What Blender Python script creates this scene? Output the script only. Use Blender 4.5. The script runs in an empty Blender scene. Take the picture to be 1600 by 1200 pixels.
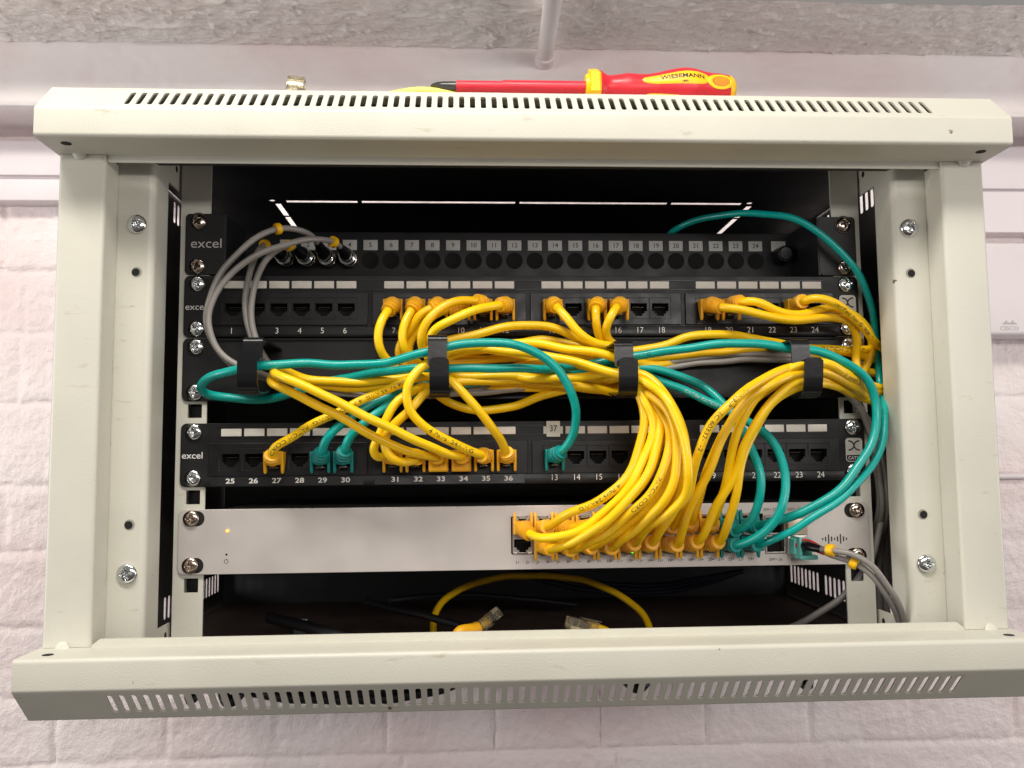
import bpy, bmesh, math, random
import numpy as np
from mathutils import Vector, Matrix
random.seed(7)
rng = np.random.RandomState(5)
S = 0.001                     # everything below is written in millimetres
scn = bpy.context.scene
COL = scn.collection

# ------------------------------------------------------------------ camera
CP = np.array([-44.867, -622.984, 52.045])
M = np.array([[0.998599, 0.052673, 0.005063], [-0.052015, 0.994675, -0.088972], [-0.009722, 0.088584, 0.996021]])
F = 1379.487
cam = bpy.data.cameras.new('camera'); camo = bpy.data.objects.new('camera', cam); COL.objects.link(camo)
cam.sensor_width = 36; cam.lens = F / 1600 * 36; cam.clip_start = 0.01; cam.clip_end = 50
mw = Matrix.Identity(4)
for i in range(3):
    mw[i][0] = M[i][0]; mw[i][1] = M[i][2]; mw[i][2] = -M[i][1]; mw[i][3] = CP[i] * S
camo.matrix_world = mw
scn.camera = camo

# ------------------------------------------------------------------ light of the room plus added fills
world = bpy.data.worlds.new('World'); scn.world = world; world.use_nodes = True
wn = world.node_tree; bgn = wn.nodes['Background']
tc = wn.nodes.new('ShaderNodeTexCoord'); sx = wn.nodes.new('ShaderNodeSeparateXYZ')
wr = wn.nodes.new('ShaderNodeValToRGB'); mp = wn.nodes.new('ShaderNodeMapRange')
wn.links.new(tc.outputs['Generated'], sx.inputs[0]); wn.links.new(sx.outputs['Z'], mp.inputs[0])
mp.inputs[1].default_value = -1; mp.inputs[2].default_value = 1
wn.links.new(mp.outputs[0], wr.inputs[0]); wn.links.new(wr.outputs[0], bgn.inputs[0])
wr.color_ramp.elements[0].position = 0.25; wr.color_ramp.elements[0].color = (0.20, 0.165, 0.15, 1)
wr.color_ramp.elements[1].position = 0.8; wr.color_ramp.elements[1].color = (0.9, 0.85, 0.8, 1)
bgn.inputs[1].default_value = 0.33

def area(name, loc, target, sxy, power, color):
    l = bpy.data.lights.new(name, 'AREA'); l.shape = 'RECTANGLE'; l.size, l.size_y = sxy; l.energy = power; l.color = color
    o = bpy.data.objects.new(name, l); COL.objects.link(o); o.location = Vector(loc) * S
    d = (Vector(target) - Vector(loc)).normalized()
    o.rotation_euler = d.to_track_quat('-Z', 'Y').to_euler()
    return o
area('ceiling_light', (-200, -580, 860), (0, -20, 150), (0.8, 0.14), 11.5, (1.0, 0.955, 0.865))
area('front_fill_light', (500, -1700, 430), (0, 200, 250), (1.4, 0.16), 10, (1.0, 0.95, 0.90))  # added low frontal fill for wall, beam and ceiling, standing in for room bounce
area('side_fill_left', (-1500, -420, 60), (-250, 300, 330), (0.6, 0.6), 10, (1.0, 0.97, 0.96))  # added fill, grazes the wall and ceiling from the left
area('side_fill_right', (1500, -420, 60), (250, 300, 330), (0.6, 0.6), 6.5, (1.0, 0.96, 0.96))  # weaker added fill from the right, lifts the wall there
scn.view_settings.view_transform = 'Standard'; scn.view_settings.look = 'None'
scn.view_settings.exposure = 0.04; scn.view_settings.gamma = 1; scn.view_settings.use_curve_mapping = False
scn.render.engine = 'CYCLES'

# ------------------------------------------------------------------ photo point -> real point on a plane of the place
def ray(x, y): return M @ np.array([(x - 800) / F, 1, (600 - y) / F])
def U(x, y, Y):
    v = ray(x, y); t = (Y - CP[1]) / v[1]; return CP + t * v
def UZ(x, y, Z):
    v = ray(x, y); t = (Z - CP[2]) / v[2]; return CP + t * v

# ------------------------------------------------------------------ materials
def mat(name, col, rough=0.5, metal=0.0, noise=0.0, nscale=40, bump=0.0, bscale=400, spec=0.5, coat=0, trans=0, emit=None, estr=0, bdist=0.0004, sss=0):
    m = bpy.data.materials.new(name); m.use_nodes = True; nt = m.node_tree; b = nt.nodes['Principled BSDF']
    b.inputs['Base Color'].default_value = (*col, 1); b.inputs['Roughness'].default_value = rough; b.inputs['Metallic'].default_value = metal
    b.inputs['Specular IOR Level'].default_value = spec; b.inputs['Coat Weight'].default_value = coat
    b.inputs['Transmission Weight'].default_value = trans
    if emit: b.inputs['Emission Color'].default_value = (*emit, 1); b.inputs['Emission Strength'].default_value = estr
    co = nt.nodes.new('ShaderNodeTexCoord')
    if noise:
        n = nt.nodes.new('ShaderNodeTexNoise'); n.inputs['Scale'].default_value = nscale; n.inputs['Detail'].default_value = 6
        nt.links.new(co.outputs['Object'], n.inputs[0])
        r = nt.nodes.new('ShaderNodeMapRange'); r.inputs[1].default_value = 0.3; r.inputs[2].default_value = 0.7
        r.inputs[3].default_value = 1 - noise; r.inputs[4].default_value = 1 + noise
        nt.links.new(n.outputs[0], r.inputs[0])
        h = nt.nodes.new('ShaderNodeHueSaturation'); h.inputs['Color'].default_value = (*col, 1)
        nt.links.new(r.outputs[0], h.inputs['Value']); nt.links.new(h.outputs[0], b.inputs['Base Color'])
        rr = nt.nodes.new('ShaderNodeMapRange'); rr.inputs[1].default_value = 0.3; rr.inputs[2].default_value = 0.7
        rr.inputs[3].default_value = max(0.03, rough - 0.08); rr.inputs[4].default_value = min(1, rough + 0.08)
        nt.links.new(n.outputs[0], rr.inputs[0]); nt.links.new(rr.outputs[0], b.inputs['Roughness'])
    if bump:
        n2 = nt.nodes.new('ShaderNodeTexNoise'); n2.inputs['Scale'].default_value = bscale; n2.inputs['Detail'].default_value = 3
        nt.links.new(co.outputs['Object'], n2.inputs[0])
        bp = nt.nodes.new('ShaderNodeBump'); bp.inputs['Strength'].default_value = bump; bp.inputs['Distance'].default_value = bdist
        nt.links.new(n2.outputs[0], bp.inputs['Height']); nt.links.new(bp.outputs[0], b.inputs['Normal'])
    return m
PAINT = mat('cabinet_paint', (0.60, 0.585, 0.51), 0.42, noise=0.035, nscale=18, bump=0.35, bscale=900)
def grime(m):                                     # brown dust and small scuffs worn into the paint
    nt = m.node_tree; b = nt.nodes['Principled BSDF']; src = b.inputs['Base Color'].links[0].from_socket
    co = nt.nodes.new('ShaderNodeTexCoord'); mpg = nt.nodes.new('ShaderNodeMapping'); mpg.inputs['Scale'].default_value = (25, 120, 90)
    n = nt.nodes.new('ShaderNodeTexNoise'); n.inputs['Scale'].default_value = 1.6; n.inputs['Detail'].default_value = 8; n.inputs['Roughness'].default_value = 0.65
    nt.links.new(co.outputs['Object'], mpg.inputs[0]); nt.links.new(mpg.outputs[0], n.inputs[0])
    r = nt.nodes.new('ShaderNodeValToRGB'); r.color_ramp.elements[0].position = 0.63; r.color_ramp.elements[1].position = 0.80
    nt.links.new(n.outputs[0], r.inputs[0])
    mx = nt.nodes.new('ShaderNodeMix'); mx.data_type = 'RGBA'
    nt.links.new(r.outputs[0], mx.inputs[0]); nt.links.new(src, mx.inputs[6]); mx.inputs[7].default_value = (0.42, 0.34, 0.22, 1)
    n4 = nt.nodes.new('ShaderNodeTexNoise'); n4.inputs['Scale'].default_value = 95; n4.inputs['Detail'].default_value = 3; nt.links.new(co.outputs['Object'], n4.inputs[0])
    r4 = nt.nodes.new('ShaderNodeValToRGB'); r4.color_ramp.elements[0].position = 0.755; r4.color_ramp.elements[1].position = 0.775; nt.links.new(n4.outputs[0], r4.inputs[0])
    m4 = nt.nodes.new('ShaderNodeMix'); m4.data_type = 'RGBA'; nt.links.new(r4.outputs[0], m4.inputs[0]); nt.links.new(mx.outputs[2], m4.inputs[6]); m4.inputs[7].default_value = (0.16, 0.11, 0.07, 1)
    nt.links.new(m4.outputs[2], b.inputs['Base Color'])
grime(PAINT)
def vary(m, amt=0.10, smear=(0.25, 0.2, 0.12)):     # each cord a slightly different shade, with handling marks
    nt = m.node_tree; b = nt.nodes['Principled BSDF']; src = b.inputs['Base Color'].links[0].from_socket
    oi = nt.nodes.new('ShaderNodeObjectInfo'); mr = nt.nodes.new('ShaderNodeMapRange'); mr.inputs[3].default_value = 1 - amt; mr.inputs[4].default_value = 1 + amt * .3
    nt.links.new(oi.outputs['Random'], mr.inputs[0]); h = nt.nodes.new('ShaderNodeHueSaturation'); nt.links.new(src, h.inputs['Color']); nt.links.new(mr.outputs[0], h.inputs['Value'])
    mh = nt.nodes.new('ShaderNodeMapRange'); mh.inputs[3].default_value = 0.494; mh.inputs[4].default_value = 0.504; nt.links.new(oi.outputs['Random'], mh.inputs[0]); nt.links.new(mh.outputs[0], h.inputs['Hue'])
    co = nt.nodes.new('ShaderNodeTexCoord'); n = nt.nodes.new('ShaderNodeTexNoise'); n.inputs['Scale'].default_value = 55; n.inputs['Detail'].default_value = 9; n.inputs['Roughness'].default_value = .7
    nt.links.new(co.outputs['Object'], n.inputs[0]); r = nt.nodes.new('ShaderNodeMapRange'); r.inputs[1].default_value = .58; r.inputs[2].default_value = .78; r.inputs[4].default_value = .35; nt.links.new(n.outputs[0], r.inputs[0])
    mx = nt.nodes.new('ShaderNodeMix'); mx.data_type = 'RGBA'; nt.links.new(r.outputs[0], mx.inputs[0]); nt.links.new(h.outputs[0], mx.inputs[6]); mx.inputs[7].default_value = (*smear, 1)
    nt.links.new(mx.outputs[2], b.inputs['Base Color'])
DARK = mat('shade_toned_steel', (0.05, 0.05, 0.052), 0.55, noise=0.1)  # cabinet's grey inside painted near black, low light put into the colour
SIDE = mat('shade_toned_side_steel', (0.14, 0.135, 0.125), 0.5, noise=0.1)  # side panel grey toned down in colour to stand for the dim inside
FLOORM = mat('dusty_cabinet_floor', (0.085, 0.05, 0.038), 0.7, noise=0.3, nscale=60)
BLACK = mat('black_powder_coat', (0.010, 0.010, 0.011), 0.45, noise=0.1, nscale=50, bump=0.2, bscale=1500, bdist=0.0002, spec=0.3)
BLACKP = mat('black_plastic', (0.008, 0.008, 0.009), 0.36, noise=0.1, nscale=90, spec=0.35)
HOLE = mat('port_cavity', (0.004, 0.004, 0.004), 0.8)
RINGM = mat('glossy_black_metal', (0.007, 0.007, 0.008), 0.26, bump=0.15, bscale=300, bdist=0.0003, spec=0.35)
WHITEL = mat('label_paper', (0.72, 0.68, 0.62), 0.6, noise=0.06, nscale=150)
GREYL = mat('grey_label', (0.40, 0.39, 0.37), 0.5, noise=0.05, nscale=150)
INKW = mat('white_print', (0.78, 0.76, 0.73), 0.5)
INKG = mat('grey_print', (0.50, 0.48, 0.46), 0.5)
INKK = mat('black_print', (0.012, 0.012, 0.012), 0.5)
CHROME = mat('zinc_screw', (0.72, 0.74, 0.75), 0.14, metal=1, bump=0.12, bscale=350, bdist=0.0003)
COPPERY = mat('dark_nickel_screw', (0.52, 0.43, 0.37), 0.18, metal=1, bump=0.12, bscale=350, bdist=0.0003)
ALU = mat('switch_aluminium', (0.60, 0.555, 0.53), 0.42, metal=0.35, noise=0.03, nscale=30, bump=0.25, bscale=2500, bdist=0.0001)
SILV = mat('port_shield', (0.62, 0.56, 0.52), 0.3, metal=0.9)
YEL = mat('yellow_jacket', (0.96, 0.60, 0.004), 0.33, noise=0.04, nscale=120, bump=0.25, bscale=120, bdist=0.0008)
YELB = mat('amber_boot', (0.90, 0.455, 0.010), 0.45, noise=0.05, nscale=200)
TEA = mat('teal_jacket', (0.0, 0.36, 0.32), 0.30, noise=0.05, nscale=120, bump=0.25, bscale=120, bdist=0.0008)
TEAB = mat('teal_boot', (0.0, 0.24, 0.225), 0.42, noise=0.05, nscale=200)
GREY = mat('grey_fibre_jacket', (0.27, 0.25, 0.235), 0.38, noise=0.05, nscale=100)
CLEAR = mat('clear_plug', (0.95, 0.88, 0.70), 0.12, trans=0.9)
CONTACT = mat('gold_contact', (0.9, 0.8, 0.6), 0.45, metal=1)
BLKC = mat('black_cable', (0.010, 0.010, 0.012), 0.4)
CLIPY = mat('yellow_marker_clip', (0.90, 0.50, 0.005), 0.4)
REDP = mat('red_grip', (0.62, 0.018, 0.022), 0.38, noise=0.06, nscale=80, bump=0.15, bscale=600)
YGRIP = mat('yellow_grip', (0.95, 0.55, 0.005), 0.4, noise=0.04)
STEEL = mat('dark_steel_tip', (0.09, 0.09, 0.085), 0.35, metal=0.8)
PLAST = mat('white_plastic', (0.74, 0.68, 0.70), 0.35, noise=0.02, nscale=20)
AQUA = mat('aqua_connector', (0.12, 0.47, 0.42), 0.4)
RED = mat('red_boot', (0.6, 0.02, 0.03), 0.4)
LEDO = mat('amber_led', (1, 0.4, 0.1), 0.4, emit=(1, 0.25, 0.04), estr=2.5)
LEDG = mat('green_led', (0.3, 1, 0.1), 0.4, emit=(0.12, 1, 0.02), estr=2.5)

vary(YEL, 0.12, (0.55, 0.33, 0.02)); vary(TEA, 0.12, (0.02, 0.22, 0.20)); vary(GREY, .2, (0.14, 0.12, 0.1)); vary(YELB, .12, (0.5, 0.25, 0.02)); vary(REDP, .0, (0.35, 0.03, 0.03)); vary(YGRIP, 0, (0.6, 0.36, 0.04))
def wallmat(name, col, stain=0.25, rough=0.45, bs=(160, 700), bstr=0.5, pink=True, dist=0.0012, stretch=(1, 1, 1), base=0.0):
    m = bpy.data.materials.new(name); m.use_nodes = True; nt = m.node_tree; b = nt.nodes['Principled BSDF']
    L = nt.links.new; N = nt.nodes.new
    co = N('ShaderNodeTexCoord'); mpg = N('ShaderNodeMapping'); mpg.inputs['Scale'].default_value = stretch; L(co.outputs['Object'], mpg.inputs[0])
    n = N('ShaderNodeTexNoise'); n.inputs['Scale'].default_value = 7; n.inputs['Detail'].default_value = 8; L(mpg.outputs[0], n.inputs[0])
    r = N('ShaderNodeValToRGB'); L(n.outputs[0], r.inputs[0])
    r.color_ramp.elements[0].position = 0.3; r.color_ramp.elements[0].color = (col[0] * (1 - stain * .3), col[1] * (1 - stain * .6), col[2] * (1 - stain * .6), 1)
    r.color_ramp.elements[1].position = 0.62; r.color_ramp.elements[1].color = (*col, 1)
    last = r.outputs[0]
    if pink:                                     # a few chips down to the red brick
        n3 = N('ShaderNodeTexNoise'); n3.inputs['Scale'].default_value = 11; n3.inputs['Detail'].default_value = 10; n3.inputs['Roughness'].default_value = 0.62
        L(mpg.outputs[0], n3.inputs[0]); r3 = N('ShaderNodeValToRGB'); L(n3.outputs[0], r3.inputs[0])
        r3.color_ramp.elements[0].position = 0.725; r3.color_ramp.elements[1].position = 0.76
        mx = N('ShaderNodeMix'); mx.data_type = 'RGBA'; L(r3.outputs[0], mx.inputs[0]); L(last, mx.inputs[6]); mx.inputs[7].default_value = (0.45, 0.22, 0.15, 1); last = mx.outputs[2]
    L(last, b.inputs['Base Color']); b.inputs['Roughness'].default_value = rough
    a1 = N('ShaderNodeTexNoise'); a1.inputs['Scale'].default_value = bs[0]; a1.inputs['Detail'].default_value = 5; L(mpg.outputs[0], a1.inputs[0])
    a2 = N('ShaderNodeTexNoise'); a2.inputs['Scale'].default_value = bs[1]; a2.inputs['Detail'].default_value = 3; L(mpg.outputs[0], a2.inputs[0])
    ad = N('ShaderNodeMath'); ad.operation = 'MULTIPLY_ADD'; L(a2.outputs[0], ad.inputs[0]); ad.inputs[1].default_value = 0.3; L(a1.outputs[0], ad.inputs[2])
    bp = N('ShaderNodeBump'); bp.inputs['Strength'].default_value = bstr; bp.inputs['Distance'].default_value = dist
    L(ad.outputs[0], bp.inputs['Height']); L(bp.outputs[0], b.inputs['Normal'])
    return m
WALLM = wallmat('painted_brick', (0.81, 0.735, 0.73), bs=(140, 500), bstr=0.5, dist=0.0035)
BEAMM = wallmat('painted_concrete', (0.80, 0.75, 0.745), pink=False, bs=(25, 160), bstr=0.35, dist=0.002, stain=0.4)
CEILM = wallmat('rough_painted_ceiling', (0.90, 0.86, 0.82), pink=False, rough=0.16, bs=(60, 230), bstr=0.65, dist=0.006, stretch=(0.9, 1, 1))

# ------------------------------------------------------------------ mesh helpers (millimetre in, metre out)
class MB:
    def __init__(s): s.v = []; s.f = []; s.m = []
    def add(s, vs, fs, mi=0):
        o = len(s.v); s.v += [tuple(map(float, q)) for q in vs]; s.f += [tuple(o + i for i in f) for f in fs]; s.m += [mi] * len(fs); return s
    def box(s, x0, x1, y0, y1, z0, z1, b=0.0, mi=0):
        x0, x1 = min(x0, x1), max(x0, x1); y0, y1 = min(y0, y1), max(y0, y1); z0, z1 = min(z0, z1), max(z0, z1)
        if b <= 0:
            vs = [(x, y, z) for x in (x0, x1) for y in (y0, y1) for z in (z0, z1)]
            return s.add(vs, [(0, 1, 3, 2), (4, 6, 7, 5), (0, 4, 5, 1), (2, 3, 7, 6), (0, 2, 6, 4), (1, 5, 7, 3)], mi)
        bm = bmesh.new(); bmesh.ops.create_cube(bm, size=1)
        for v in bm.verts: v.co = Vector(((x0 + x1) / 2 + v.co.x * (x1 - x0), (y0 + y1) / 2 + v.co.y * (y1 - y0), (z0 + z1) / 2 + v.co.z * (z1 - z0)))
        bmesh.ops.bevel(bm, geom=bm.edges[:], offset=b, segments=3, affect='EDGES', profile=0.5)
        bm.verts.index_update(); s.add([v.co[:] for v in bm.verts], [[v.index for v in f.verts] for f in bm.faces], mi); bm.free(); return s
    def mesh(s, me, mtx=None, mi=0):
        vs = [(mtx @ v.co) if mtx is not None else v.co for v in me.vertices]
        return s.add(vs, [tuple(p.vertices) for p in me.polygons], mi)
    def loft(s, rings, cap=True, mi=0, closed=True):
        n = len(rings[0]); o = len(s.v)
        for r in rings: s.v += [tuple(map(float, q)) for q in r]
        for i in range(len(rings) - 1):
            for j in range(n if closed else n - 1):
                k = (j + 1) % n
                s.f.append((o + i * n + j, o + i * n + k, o + (i + 1) * n + k, o + (i + 1) * n + j)); s.m.append(mi)
        if cap:
            s.f.append(tuple(o + j for j in reversed(range(n)))); s.f.append(tuple(o + (len(rings) - 1) * n + j for j in range(n))); s.m += [mi, mi]
        return s
    def cyl(s, p0, p1, r0, r1=None, n=20, cap=True, mi=0):
        p0 = np.array(p0, float); p1 = np.array(p1, float); r1 = r0 if r1 is None else r1
        t = (p1 - p0) / np.linalg.norm(p1 - p0); a = np.cross(t, [0, 0, 1.0] if abs(t[2]) < .9 else [1.0, 0, 0]); a /= np.linalg.norm(a); b = np.cross(t, a)
        R = lambda c, r: [c + r * (math.cos(k * 2 * math.pi / n) * a + math.sin(k * 2 * math.pi / n) * b) for k in range(n)]
        return s.loft([R(p0, r0), R(p1, r1)], cap, mi)
    def build(s, name, mats, parent=None, smooth=40, loc=None, fix=True):
        off = np.array(loc if loc is not None else (0, 0, 0), float)
        if parent is not None: off = np.array(parent.get('_w', (0, 0, 0)))
        me = bpy.data.meshes.new(name)
        me.from_pydata([((x - off[0]) * S, (y - off[1]) * S, (z - off[2]) * S) for x, y, z in s.v], [], s.f)
        if not isinstance(mats, (list, tuple)): mats = [mats]
        for m in mats: me.materials.append(m)
        me.polygons.foreach_set('material_index', s.m)
        bm = bmesh.new(); bm.from_mesh(me)
        if fix: bmesh.ops.recalc_face_normals(bm, faces=bm.faces[:])
        if smooth:
            for f in bm.faces: f.smooth = True
            for e in bm.edges:
                if len(e.link_faces) == 2 and e.calc_face_angle(0) > math.radians(smooth): e.smooth = False
        bm.to_mesh(me); bm.free()
        o = bpy.data.objects.new(name, me); COL.objects.link(o); W[o.name] = off
        if parent is not None: o.parent = parent; o['_w'] = [0.0, 0.0, 0.0]; o['_w'] = off.tolist()
        else: o.location = off * S; o['_w'] = off.tolist()
        return o
W = {}
def tag(o, label=None, cat=None, group=None, kind=None):
    if label: o['label'] = label
    if cat: o['category'] = cat
    if group: o['group'] = group
    if kind: o['kind'] = kind
    return o
def thing(name, label, cat, loc, group=None):
    o = bpy.data.objects.new(name, None); COL.objects.link(o); o.empty_display_size = 0.02
    o.location = Vector(loc) * S; o['_w'] = [float(q) for q in loc]; return tag(o, label, cat, group)

_cache = {}
def flat(splines, th, bevel=0.0):
    """2D outline with holes -> mesh of thickness th centred on z=0 (curve fill)"""
    cu = bpy.data.curves.new('t', 'CURVE'); cu.dimensions = '2D'; cu.fill_mode = 'BOTH'; cu.extrude = max(th / 2 - bevel, 0.0); cu.bevel_depth = bevel; cu.bevel_resolution = 1; cu.offset = -bevel
    for sp in splines:
        q = cu.splines.new('POLY'); q.points.add(len(sp) - 1); q.use_cyclic_u = True
        for i, p in enumerate(sp): q.points[i].co = (p[0], p[1], 0, 1)
    o = bpy.data.objects.new('t', cu); COL.objects.link(o)
    dg = bpy.context.evaluated_depsgraph_get(); me = bpy.data.meshes.new_from_object(o.evaluated_get(dg))
    bpy.data.objects.remove(o); bpy.data.curves.remove(cu); return me
def rrect(cx, cy, w, h, r=0.0, n=5):
    if r <= 0: return [(cx - w / 2, cy - h / 2), (cx + w / 2, cy - h / 2), (cx + w / 2, cy + h / 2), (cx - w / 2, cy + h / 2)]
    r = min(r, w / 2 - 1e-4, h / 2 - 1e-4); out = []
    for sx_, sy_, a0 in ((1, -1, -90), (1, 1, 0), (-1, 1, 90), (-1, -1, 180)):
        for k in range(n + 1):
            a = math.radians(a0 + 90 * k / n); out.append((cx + sx_ * (w / 2 - r) + r * math.cos(a), cy + sy_ * (h / 2 - r) + r * math.sin(a)))
    return out
def circ(cx, cy, r, n=20): return [(cx + r * math.cos(2 * math.pi * k / n), cy + r * math.sin(2 * math.pi * k / n)) for k in range(n)]
XZ = lambda y=0: Matrix(((1, 0, 0, 0), (0, 0, -1, y), (0, 1, 0, 0), (0, 0, 0, 1)))   # drawing plane -> facing the camera side (-y)
def plate(mb, splines, y_front, th, bevel=0.0, mi=0):
    me = flat(splines, th, bevel); mb.mesh(me, XZ(y_front + th / 2), mi); bpy.data.meshes.remove(me); return mb
def text_mesh(s, size, bold=0.0, sx_=1.0):
    key = (s, bold)
    if key not in _cache:
        cu = bpy.data.curves.new('t', 'FONT'); cu.body = s; cu.size = 1; cu.align_x = 'CENTER'; cu.align_y = 'CENTER'; cu.offset = bold; cu.resolution_u = 4; cu.extrude = 0
        o = bpy.data.objects.new('t', cu); COL.objects.link(o)
        dg = bpy.context.evaluated_depsgraph_get(); me = bpy.data.meshes.new_from_object(o.evaluated_get(dg)); bpy.data.objects.remove(o)
        _cache[key] = ([v.co[:] for v in me.vertices], [tuple(p.vertices) for p in me.polygons]); bpy.data.meshes.remove(me)
    v, f = _cache[key]; return [(x * size * sx_, y * size) for x, y, z in v], f
def text(name, s, x, z, y, size, m, parent, bold=0.0, sx_=1.0, rot=0):
    v, f = text_mesh(s, size, bold, sx_); mb = MB(); c, q = math.cos(rot), math.sin(rot)
    mb.add([(x + a * c - b * q, y, z + a * q + b * c) for a, b in v], f); return mb.build(name, m, parent, smooth=0, fix=False)

# Phillips pan head screw
def screw_mesh(r=5.6, h=3.0, ang=0.4):
    n = 44; mb = MB(); idx = {}; vs = []; fs = []
    for i in range(n + 1):
        for j in range(n + 1):
            a, b = (i / n * 2 - 1), (j / n * 2 - 1)
            u = a * math.sqrt(1 - b * b / 2); v = b * math.sqrt(1 - a * a / 2); d = min(1, math.hypot(u, v))
            hh = h * (0.35 + 0.65 * math.sqrt(max(0, 1 - d ** 2.6)))
            ca, sa = math.cos(ang), math.sin(ang); p, q = u * ca + v * sa, -u * sa + v * ca
            arm = min(abs(p), abs(q)); ln = max(abs(p), abs(q))
            w = 0.13 - 0.08 * ln
            if ln < 0.56 and arm < w + 0.05:
                k = min(1, max(0, (w + 0.05 - arm) / 0.05)) * min(1, (0.56 - ln) / 0.12); hh -= h * 1.05 * k * (1 - 0.6 * ln)
            vs.append((u * r, -hh, v * r))
    for i in range(n):
        for j in range(n):
            a = i * (n + 1) + j; fs.append((a, a + 1, a + n + 2, a + n + 1))
    mb.add(vs, fs)
    R = lambda y, rr: [(rr * math.cos(2 * math.pi * k / 32), y, rr * math.sin(2 * math.pi * k / 32)) for k in range(32)]
    mb.loft([R(0, r), R(-h * 0.36, r)], cap=False); return mb
def add_screw(parent, x, z, y, m, r=5.6, washer=None, ang=None):
    ang = random.uniform(0, 1.5) if ang is None else ang
    t = screw_mesh(r, r * 0.52, ang); mb = MB(); mb.add([(a + x, b + y, c + z) for a, b, c in t.v], t.f)
    s = mb.build('screw', m, parent, smooth=50)
    if washer:
        w = MB(); w.cyl((x, y + 0.9, z), (x, y - 0.5, z), r * 1.17, n=28); w.build('washer', washer, s)
    return s

# ------------------------------------------------------------------ setting: wall, beam, ceiling
def vnoise(x, z, seed=0):
    x0 = np.floor(x).astype(int); z0 = np.floor(z).astype(int); fx = x - x0; fz = z - z0
    fx = fx * fx * (3 - 2 * fx); fz = fz * fz * (3 - 2 * fz)
    h = lambda a, b: np.modf(np.abs(np.sin(a * 127.1 + b * 311.7 + seed * 74.7) * 43758.5453))[0]
    return (h(x0, z0) * (1 - fx) + h(x0 + 1, z0) * fx) * (1 - fz) + (h(x0, z0 + 1) * (1 - fx) + h(x0 + 1, z0 + 1) * fx) * fz
def gridmesh(name, A, B, fn, m):
    a, b = np.meshgrid(A, B, indexing='ij'); P = fn(a, b); na, nb = a.shape
    v = P.reshape(-1, 3) * S; i = np.arange((na - 1) * (nb - 1)); r = i // (nb - 1); c = i % (nb - 1); k = r * nb + c
    f = np.stack([k, k + nb, k + nb + 1, k + 1], 1)
    me = bpy.data.meshes.new(name); me.from_pydata(v.tolist(), [], f.tolist()); me.materials.append(m)
    me.polygons.foreach_set('use_smooth', [True] * len(f)); o = bpy.data.objects.new(name, me); COL.objects.link(o); return tag(o, kind='structure')
COURSE = [-560, -485, -405, -325, -250, -184, -113, -37, 33, 119, 193, 262, 336, 410, 480]
def wall_fn(x, z):
    wob = 2.2 * (vnoise(x / 60, z / 60, 3) - .5); zz = z + wob + 2 * (vnoise(x / 17, z / 17, 9) - .5)
    ci = np.clip(np.searchsorted(COURSE, zz) - 1, 0, len(COURSE) - 2); c = np.array(COURSE)
    dz = np.minimum(zz - c[ci], c[ci + 1] - zz)
    head = (ci % 4 == 0) | (ci == 5); per = np.where(ci == 4, 112.5, np.where(ci == 5, 108, 225.0))
    offs = np.array([0, 60, -20, 112, 96, 96, 20, 150, 40, 160, 35, 140, 60, 10, 0])[ci]
    xx = x + 2.2 * (vnoise(x / 15 + 7, z / 15, 5) - .5)
    u = np.mod(xx - offs, per); dx = np.minimum(u, per - u)
    jn = lambda d, w: np.clip(1 - d / w, 0, 1) ** 1.3
    br = np.floor((xx - offs) / per)
    depth = 1.3 * np.maximum(jn(dz, 10), jn(dx, 8)) + 2.2 * np.maximum(jn(dz, 4.0) * (vnoise(x / 90, ci * 3.1, 51) > .35), jn(dx, 3.6) * (vnoise(ci * 9.1, x / 70, 52) > .4)) * (0.35 + 0.9 * vnoise(x / 40, z / 40, 11))
    tilt = 2.0 * (vnoise(br * 5.3, ci * 7.7, 2) - .5)
    pit = 1.8 * np.clip(vnoise(x / 9, z / 7, 21) - .8, 0, 1) * 3 - 3.2 * np.clip(vnoise(x / 7, z / 7, 61) - .72, 0, 1) * np.clip(vnoise(x / 90, z / 90, 62) * 2 - .7, 0, 1) * 2
    lump = 1.6 * (vnoise(x / 26, z / 22, 31) - .5) + 0.8 * (vnoise(x / 8, z / 8, 41) - .5)
    y = 330 + depth + tilt + pit - lump
    return np.stack([x, y, z], -1)
gridmesh('brick_wall', np.arange(-840, 841, 2.4), np.arange(-420, 425, 2.4), wall_fn, WALLM)
def beam_fn(x, t):
    prof_z = np.where(t < 80, 408.5, np.where(t < 160, 408.5 + (t - 80), 488.5)); prof_y = np.where(t < 80, 336 - t * 86 / 80, 250)
    e = np.exp(-((t - 80) / 5.0) ** 2)
    n = 1.4 * (vnoise(x / 45, t / 30, 6) - .5) + 0.8 * (vnoise(x / 9, t / 6, 8) - .5)
    return np.stack([x, prof_y + e * 2.2 + n, prof_z + e * 2.0 + n * .6], -1)
gridmesh('concrete_beam', np.arange(-900, 901, 3.0), np.arange(0, 160, 2.0), beam_fn, BEAMM)
def ceil_fn(x, y):
    n = 2.6 * (vnoise(x / 16, y / 7, 1) - .5) + 1.6 * (vnoise(x / 7, y / 3.4, 2) - .5)
    n += 2.6 * np.clip(vnoise(x / 5.5, y / 4.5, 14) - .80, 0, 1) * 5 * (vnoise(x / 60, y / 40, 15) > 0.35)
    n += 3 * np.exp(-((y - 213 + 0.0022 * (x + 350) ** 2 * 0.4) / 3.0) ** 2) * np.exp(-((x + 345) / 45) ** 2)
    return np.stack([x, y, 477 - n - 0.4 * np.exp(-(y - 250) ** 2 / 30)], -1)
gridmesh('ceiling', np.arange(-700, 701, 1.8), np.arange(150, 252.1, 1.4), ceil_fn, CEILM)

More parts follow.
